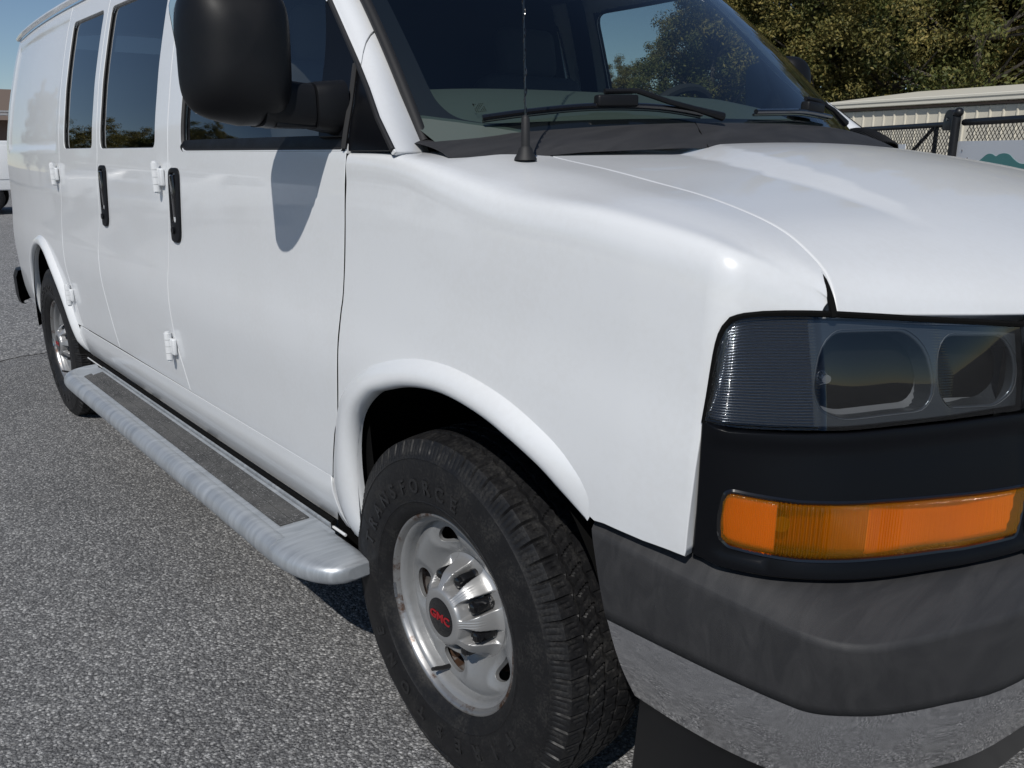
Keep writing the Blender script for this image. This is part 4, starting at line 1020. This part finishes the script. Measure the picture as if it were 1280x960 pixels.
m = MB(); m.tube([(-.44,-.9665,.392),(-2.9,-.9665,.392)], .0038, 8); m.build('rocker_edge', 'white_paint', van)
# fuel filler mark / pressed dish on the cargo door
# ---------------------------------------------------------------- storage building behind the gate
A0 = Vector((-12.5,21.1)); D0 = Vector((5.8,-1.3)).normalized(); BN = Vector((D0.y,-D0.x))   # BN towards the camera
def bp(a, n_, z): q = A0+D0*a+BN*n_; return Vector((q.x, q.y, z))
bld = empty('storage_building', bp(0,0,0))
tag(bld, 'long low beige ribbed metal storage building behind the black chain-link gate', 'building')
def bparts(mb, name, mt, par=bld, **k):
    o = mb.build(name, mt, par, **k); o.data.transform(Matrix.Translation(-Vector(bld.location))); return o
rotB = Matrix.Rotation(math.atan2(D0.y, D0.x), 3, 'Z')
mb = MB(); mb.box(bp(8.0,-4.02,1.15), (16.0,8.0,2.3), rotB); bparts(mb, 'wall_core', 'metal_beige', smooth=False)
pm = None
for k in range(48):                       # wall panels, each with its raised rib
    a = .10+.333*k
    if pm is None:
        mb = MB(); mb.box((0,.0,1.14), (.325,.012,2.28), rotB)
        rb_ = [(-.165,0),(-.145,.030),(-.115,.030),(-.095,0)]
        mb.add([tuple(rotB @ Vector((x, -y-.006, z))) for z in (0,2.285) for x, y in rb_], [(0,1,5,4),(1,2,6,5),(2,3,7,6),(4,5,6,7)])
        pm = mb.build('panel', 'metal_beige', bld, False); po = pm
    else:
        po = pm.copy(); COL.objects.link(po); po.parent = bld
    po.location = bp(a+.16,.008,0)-Vector(bld.location)
mb = MB()
prof = [(-.05,2.56),(.19,2.565),(.205,2.55),(.205,2.50),(.18,2.46),(.18,2.40),(.16,2.385),(-.02,2.385)]
mb.grid(lambda i, j: tuple(bp(-.12+16.2*i, prof[j][0], prof[j][1])), 2, len(prof)); mb.add([tuple(bp(-.12, a, z)) for a, z in prof], [tuple(range(len(prof)))]); bparts(mb, 'gutter', 'metal_cream', smooth=False)
mb = MB(); mb.add([tuple(bp(-.1,.1,2.562)), tuple(bp(16.1,.1,2.562)), tuple(bp(16.1,-4,3.0)), tuple(bp(-.1,-4,3.0)), tuple(bp(16.1,-8.1,2.55)), tuple(bp(-.1,-8.1,2.55))], [(0,1,2,3),(3,2,4,5)]); bparts(mb, 'roof', 'metal_cream', smooth=False)
mb = MB(); mb.box(bp(8,.03,2.34), (16,.05,.06), rotB); bparts(mb, 'eave_trim', 'roof_brown', smooth=False)
mb = MB(); mb.box(bp(.27,.213,2.475), (.42,.012,.17), rotB); pl = bparts(mb, 'number_plate', 'sign_white', smooth=False)
t_ = text_mesh('608', .15, .004, lambda x, y, z: tuple(rotB @ Vector((x, -z, y))), 'plate_number', 'sign_blue', pl, .004)
t_.location = bp(.27,.222,2.475)-Vector(bld.location)
# ---------------------------------------------------------------- chain-link gate and fence
F0 = Vector((-4.1,7.9)); FD = Vector((.77794,-.62834)); FN = Vector((FD.y,-FD.x))
def fp(a, n_, z): q = F0+FD*a+FN*n_; return Vector((q.x, q.y, z))
def chain(par, a0, a1, z0, z1, n_):
    m = MB(); p_ = .060; k0 = int((z1-z0)/p_)+2
    for sgn in (1,-1):
        a = a0-(z1-z0)
        while a < a1+(z1-z0):
            # one diagonal wire clipped to the panel, zig-zag twist in depth
            s0, s1 = z0, z1
            if sgn == 1: lo = max(z0, z0+(a0-a)); hi = min(z1, z0+(a1-a)); f_ = lambda z: a+(z-z0)
            else: lo = max(z0, z0+(a-a1)); hi = min(z1, z0+(a-a0)); f_ = lambda z: a-(z-z0)
            if hi-lo > .02: m.tube([fp(f_(lo), n_+.003*sgn, lo), fp(f_(hi), n_+.003*sgn, hi)], .0036, 4, cap=False)
            a += p_*1.0
    o = m.build('wire_mesh', 'fence_black', par); o['kind'] = 'stuff'; return o
gate = empty('rolling_gate', fp(0,0,0)); tag(gate, 'black chain-link rolling gate with a diagonal brace in front of the storage building', 'gate')
fence = empty('chain_link_fence', fp(2.5,0,0)); tag(fence, 'black chain-link fence panel carrying the white sign with a teal shape', 'fence')
def local(o, root): o.data.transform(Matrix.Translation(-Vector(root.location))); return o
def bars(name, root, segs, r_, mt='fence_black'):
    out = []
    for a, b in segs: m = MB(); m.tube([a, b], r_, 10); out.append(local(m.build(name, mt, root), root))
    return out
bars('top_rail', gate, [(fp(-3.5,0,1.535), fp(2.26,0,1.535))], .026)
bars('bottom_rail', gate, [(fp(-3.5,0,.12), fp(2.26,0,.12))], .026)
bars('upright', gate, [(fp(a,0,.12), fp(a,0,1.53)) for a in (1.90,-.6,-3.4)], .022)
bars('brace', gate, [(fp(1.86,0,1.52), fp(-.55,0,.16))], .018)
local(chain(gate, -3.4, 2.24, .12, 1.52, .02), gate)
bars('post', fence, [(fp(2.365,.06,0), fp(2.365,.06,1.60))], .040)
m = MB(); cpt = fp(2.39,.06,1.632); NUc = 16
m.grid(lambda i, j: tuple(cpt+.042*Vector((math.cos(2*math.pi*i/NUc)*math.sin(math.pi*j/10), math.sin(2*math.pi*i/NUc)*math.sin(math.pi*j/10), math.cos(math.pi*j/10)))), NUc, 11, True); local(m.build('post_cap', 'fence_black', fence), fence)
m = MB(); c0 = fp(2.255,.05,1.578)
m.tube([c0-Vector((FN.x,FN.y,0))*.03, c0+Vector((FN.x,FN.y,0))*.03], .082, 24); m.box(c0+Vector((0,0,-.05)), (.16,.07,.10), Matrix.Rotation(math.atan2(FD.y,FD.x),3,'Z'), .004); ro = local(m.build('gate_roller', 'fence_black', fence), fence)
m = MB(); m.tube([c0+Vector((FN.x,FN.y,0))*.025, c0+Vector((FN.x,FN.y,0))*.045], .015, 6); local(m.build('roller_bolt', 'dark_chrome', ro), fence)
bars('top_rail', fence, [(fp(2.40,0,1.545), fp(7.0,0,1.545))], .030)
bars('bottom_rail', fence, [(fp(2.40,0,.12), fp(7.0,0,.12))], .022)
bars('upright', fence, [(fp(a,0,0), fp(a,0,1.54)) for a in (4.6,7.0)], .026)
local(chain(fence, 2.42, 6.95, .12, 1.52, -.02), fence)
def sign(a0, a1, z0, z1, n_, label):
    root = empty('sign', fp((a0+a1)/2, n_, z0)); tag(root, label, 'sign'); m = MB()
    m.prism(rounded([(a0,z0),(a1,z0),(a1,z1),(a0,z1)], .01), lambda a, z: tuple(fp(a, n_, z)), lambda a, z: tuple(fp(a, n_+.006, z))); local(m.build('sign_board', 'sign_white', root, False), root); return root
sg_ = sign(2.315, 4.1, .72, 1.380, .03, 'white rectangular sign with a teal wavy shape hung on the chain-link fence')
teal = smooth_line([(2.78,1.205),(2.84,1.235),(2.91,1.268),(2.98,1.270),(3.045,1.252),(3.09,1.268),(3.16,1.277),(3.24,1.265),(3.32,1.225),(3.42,1.196),(3.60,1.20)], 4)+[(3.75,1.18),(3.5,1.13),(3.32,1.135),(3.1,1.16)]
m = MB(); m.prism(teal, lambda a, z: tuple(fp(a,.0362,z)), lambda a, z: tuple(fp(a,.0382,z))); local(m.build('sign_emblem', 'sign_teal', sg_, False), sg_)
for a, z in ((2.495,1.300),(2.60,1.232)):
    m = MB(); m.tube([fp(a,.036,z), fp(a,.041,z)], .008, 8); local(m.build('sign_bolt', 'dark_chrome', sg_), sg_)
sign(-.40, 1.395, .90, 1.362, .045, 'plain white sign board hung low on the rolling gate')
# ---------------------------------------------------------------- trees
def make_crown(seed, h, rad, base, n_cl, n_lf, lsize):
    rnd = random.Random(seed); lf = MB(); limbs = MB()
    trunk = [(0,0,0)]; x = y = 0
    for k in range(1,7): x += rnd.uniform(-.15,.15); y += rnd.uniform(-.15,.15); trunk.append((x, y, h*.85*k/6))
    limbs.tube(trunk, [.24*(1-.85*k/6) for k in range(7)], 8)
    vs = []; fs = []
    for c in range(n_cl):
        while True:
            u = Vector((rnd.uniform(-1,1), rnd.uniform(-1,1), rnd.uniform(-1,1)))
            if u.length < 1 and u.length > .45: break
        zc = base+(h-base)*(u.z*.5+.5); taper = (1-.55*max(0,u.z)**1.5)*(1+.25*math.sin(seed+3*math.atan2(u.y,u.x)+2*u.z))
        ctr = Vector((u.x*rad*taper, u.y*rad*taper, zc)); cr = rnd.uniform(.42,.80)
        if c % 3 == 0:
            k = min(5, max(1, int(6*(zc-.6)/(h*.85)))); b = Vector(trunk[k]); mid = (b+ctr)/2+Vector((rnd.uniform(-.3,.3), rnd.uniform(-.3,.3), -.3))
            limbs.tube([b, mid, ctr], [.07,.045,.012], 5, cap=False)
        for l in range(n_lf):
            d = Vector((rnd.gauss(0,1), rnd.gauss(0,1), rnd.gauss(0,.75))); d = d.normalized()*cr*(rnd.random()**.6)
            p_ = ctr+d; nr = (d.normalized()*.6+Vector((rnd.uniform(-1,1), rnd.uniform(-1,1), rnd.uniform(-.2,1.2)))).normalized()
            a = nr.orthogonal().normalized(); a = (Matrix.Rotation(rnd.uniform(0,6.28),3,nr) @ a); b = nr.cross(a); s = lsize*rnd.uniform(.6,1.3)
            i0 = len(vs); vs += [tuple(p_-a*s*.9), tuple(p_+b*s*.42-nr*s*.1), tuple(p_+a*s*.9), tuple(p_-b*s*.42-nr*s*.1)]; fs.append((i0, i0+1, i0+2, i0+3))
    me = bpy.data.meshes.new('crown'); me.from_pydata(vs, [], fs)
    return me, limbs
VAR = []
for seed, h, rad, base, ncl, nlf, mt in ((3,12.5,3.6,1.4,175,240,'leaf_olive'),(8,11.0,3.3,1.0,165,240,'leaf_green'),(15,13.5,3.9,2.0,190,240,'leaf_olive')):
    me, limbs = make_crown(seed, h, rad, base, ncl, nlf, .088)
    root = empty('tree', (0,0,-100)); cr_ = link(me, 'crown', mt, root, False); tr_ = limbs.build('trunk', 'bark', root); VAR.append(root)
used = [False]*3
def tree(v, x, y, s, rz, label, group):
    if used[v]: o = copy_tree(VAR[v])
    else: o = VAR[v]; used[v] = True
    o.location = (x, y, 0); o.rotation_euler = (0, 0, rz); o.scale = (s, s, s*random.uniform(.94,1.06)); tag(o, label, 'tree', group); return o
random.seed(21)
NAMES = ['olive leafed broad tree rising behind the beige storage building', 'darker green rounded tree rising behind the beige storage building', 'tall olive leafed tree with a spreading crown behind the beige storage building']
for k, (az_, dist, sc_, v) in enumerate([(106,33,1.0,0),(109.5,34,1.05,2),(112.5,32,.95,1),(115,35,1.0,0),(117.5,33,.88,2),(120,35,1.0,1),(122.3,34,.92,0),(124.8,37,1.0,2),(127.5,36,.80,1),(130.5,40,.52,0),(133.5,43,.42,2),(136.5,46,.47,1),(139.5,48,.45,0),(110.8,41,1.15,1),(114,42,1.1,2),(119,42,1.05,0),(123.6,43,1.1,2),(127.2,46,.85,0),(143,50,.55,1),(147,54,.52,2),(103,34,1.0,1)]):
    a = R(az_); tree(v, CAM_POS.x+dist*math.cos(a), CAM_POS.y+dist*math.sin(a), sc_, random.uniform(0,6.28), NAMES[v], 'trees beyond the storage building')
for k in range(15):                       # wood beyond the open side of the lot, seen mirrored in the van's side windows
    a = R(186+2.4*k); dist = 50+random.uniform(-4,5)-.5*k; tree((k*2)%3, -1.5+dist*math.cos(a), -.9+dist*math.sin(a), random.uniform(.50,.78), random.uniform(0,6.28), 'low tree along the open side of the parking lot facing the van', 'trees along the open side of the lot')
# ---------------------------------------------------------------- parked white utility truck behind, and cars across the lot
def make_utility(label, loc, rz):
    t = empty('utility_truck', loc, rz); tag(t, label, 'truck', 'vehicles parked about the lot')
    W = .98
    def loft(stn, name, mt, par=t):
        m = MB(); k = len(stn[0][1])
        m.grid(lambda i, j: (stn[i][0], stn[i][1][j][0], stn[i][1][j][1]), len(stn), k)
        m.add([(stn[0][0], *q) for q in stn[0][1]], [tuple(range(k))]); m.add([(stn[-1][0], *q) for q in stn[-1][1]], [tuple(range(k))]); return m.build(name, mt, par)
    def sec(w, z0, zb, zt, wt): return [(-w*.96,z0),(-w,z0+.12),(-w,zb-.05),(-w*.985,zb),(-wt,zt-.06),(-wt*.92,zt),(wt*.92,zt),(wt,zt-.06),(w*.985,zb),(w,zb-.05),(w,z0+.12),(w*.96,z0)]
    loft([(2.72,sec(.80,.50,.88,1.02,.70)),(2.66,sec(.93,.46,.98,1.10,.82)),(2.2,sec(.97,.45,1.05,1.17,.88)),(1.45,sec(.98,.45,1.12,1.24,.90)),(.75,sec(.98,.45,1.18,1.88,.80)),(.25,sec(.98,.45,1.20,1.98,.79)),(-.75,sec(.98,.45,1.20,1.98,.80)),(-1.0,sec(.98,.45,1.20,1.86,.82))], 'cab', 'white_paint')
    m = MB(); m.box((-2.1,0,1.05), (2.25,2.0,1.05), None, .03); m.build('service_body', 'white_paint', t)
    for sg in (-1,1):
        for x0 in (-1.35,-2.1,-2.85):
            m = MB(); m.box((x0, sg*1.005, 1.12), (.62,.02,.72), None, .006); d_ = m.build('cabinet_door', 'white_paint', t)
            m = MB(); m.box((x0+.24, sg*1.02, 1.15), (.05,.02,.10), None, .004); m.build('latch', 'dark_chrome', d_)
        for (x0, x1, x2, x3) in ((.78,-.05,-.05,.42),(-.15,-.85,-.80,-.15)):
            m = MB(); m.add([(x0, sg*.972, 1.24),(x1, sg*.972, 1.24),(x2, sg*.825, 1.86),(x3, sg*.825, 1.86)], [(0,1,2,3)]); m.v += [(a, b-sg*.01, c) for a, b, c in m.v]; m.f.append((4,5,6,7)); m.build('side_window', 'tint_glass', t)
        m = MB(); m.box((2.66, sg*.72, .93), (.14,.34,.16), None, .03); m.build('headlight', 'dark_chrome', t)
        m = MB(); m.box((-3.235, sg*.88, .92), (.03,.12,.24), None, .008); m.build('tail_light', 'logo_red', t)
        m = MB(); m.box((.62, sg*1.12, 1.32), (.12,.18,.22), None, .03); m.build('wing_mirror', 'black_plastic', t)
    m = MB(); m.add([(1.36,-.80,1.27),(1.36,.80,1.27),(.80,.70,1.85),(.80,-.70,1.85)], [(0,1,2,3)]); m.v = [(a+.012, b, c+.012) for a, b, c in m.v]; m.build('windscreen', 'tint_glass', t)
    m = MB(); m.box((2.74,0,.60), (.16,1.9,.20), None, .04); m.build('front_bumper', 'chrome', t)
    m = MB(); m.box((-3.30,0,.58), (.16,1.96,.16), None, .02); m.build('rear_bumper', 'black_plastic', t)
    m = MB(); m.box((2.74,0,.90), (.06,1.05,.26), None, .02); m.build('grille', 'black_plastic', t)
    m = MB(); m.tube([(-1.05,-.8,1.55),(-1.05,-.8,2.15),(-1.05,.8,2.15),(-1.05,.8,1.55)], .03, 8); m.tube([(-3.1,-.8,1.55),(-3.1,-.8,2.15),(-3.1,.8,2.15),(-3.1,.8,1.55)], .03, 8); m.tube([(-3.2,-.8,2.18),(1.0,-.8,2.18)], .025, 8); m.tube([(-3.2,.8,2.18),(1.0,.8,2.18)], .025, 8); m.build('ladder_rack', 'wheel_silver', t)
    for wx in (1.85,-1.75):
        for sg in (-1,1):
            m = lathe([(.20,-.10),(.24,-.115),(.33,-.115),(.37,-.09),(.38,0),(.37,.09),(.33,.115),(.2,.10)], 36); w_ = m.build('wheel', 'tyre_rubber', t); w_.location = (wx, sg*.86, .38)
            m = lathe([(.0,-.085*1),(.08,-.09),(.10,-.06),(.19,-.06),(.215,-.11),(.22,-.10)], 30); r_ = m.build('rim', 'wheel_silver', w_); w_.rotation_euler = (0,0,0 if sg < 0 else math.pi)
    return t
ut = make_utility('white service truck with a ladder rack parked behind the van', (-21.0, 3.1, 0), R(78))
for k, (x, y, rz_, lb) in enumerate([(-21.5,-8.6,R(64),'white service truck parked across the lot facing the van, beside another'),(-27.5,-8.0,R(68),'white service truck parked across the lot between two others'),(-20.0,-13.6,R(60),'white service truck parked across the lot farthest along the row')]):
    o = copy_tree(ut); o.location = (x, y, 0); o.rotation_euler = (0, 0, rz_); o['label'] = lb
# brick building far behind on the left
hs = empty('brick_building', (-46,9,0)); tag(hs, 'small brick building with a brown roof far behind the van', 'building')
m = MB(); m.box((0,0,1.35), (9,16,2.7)); m.build('wall', 'brick', hs, False)
m = MB(); m.add([(-5.2,-8.6,2.65),(5.2,-8.6,2.65),(5.2,8.6,2.65),(-5.2,8.6,2.65),(0,-8.6,4.2),(0,8.6,4.2)], [(0,1,4),(2,3,5),(1,2,5,4),(3,0,4,5),(0,3,2,1)]); m.build('roof', 'roof_brown', hs, False)
for k in range(4):
    m = MB(); m.box((4.52,-6+4*k,1.5), (.06,1.5,1.2)); wf = m.build('window', 'metal_cream', hs, False)
    m = MB(); m.box((4.56,-6+4*k,1.5), (.04,1.3,1.0)); m.build('pane', 'tint_glass', wf, False)
for o in VAR:
    if o.location.z < -50: bpy.data.objects.remove(o)
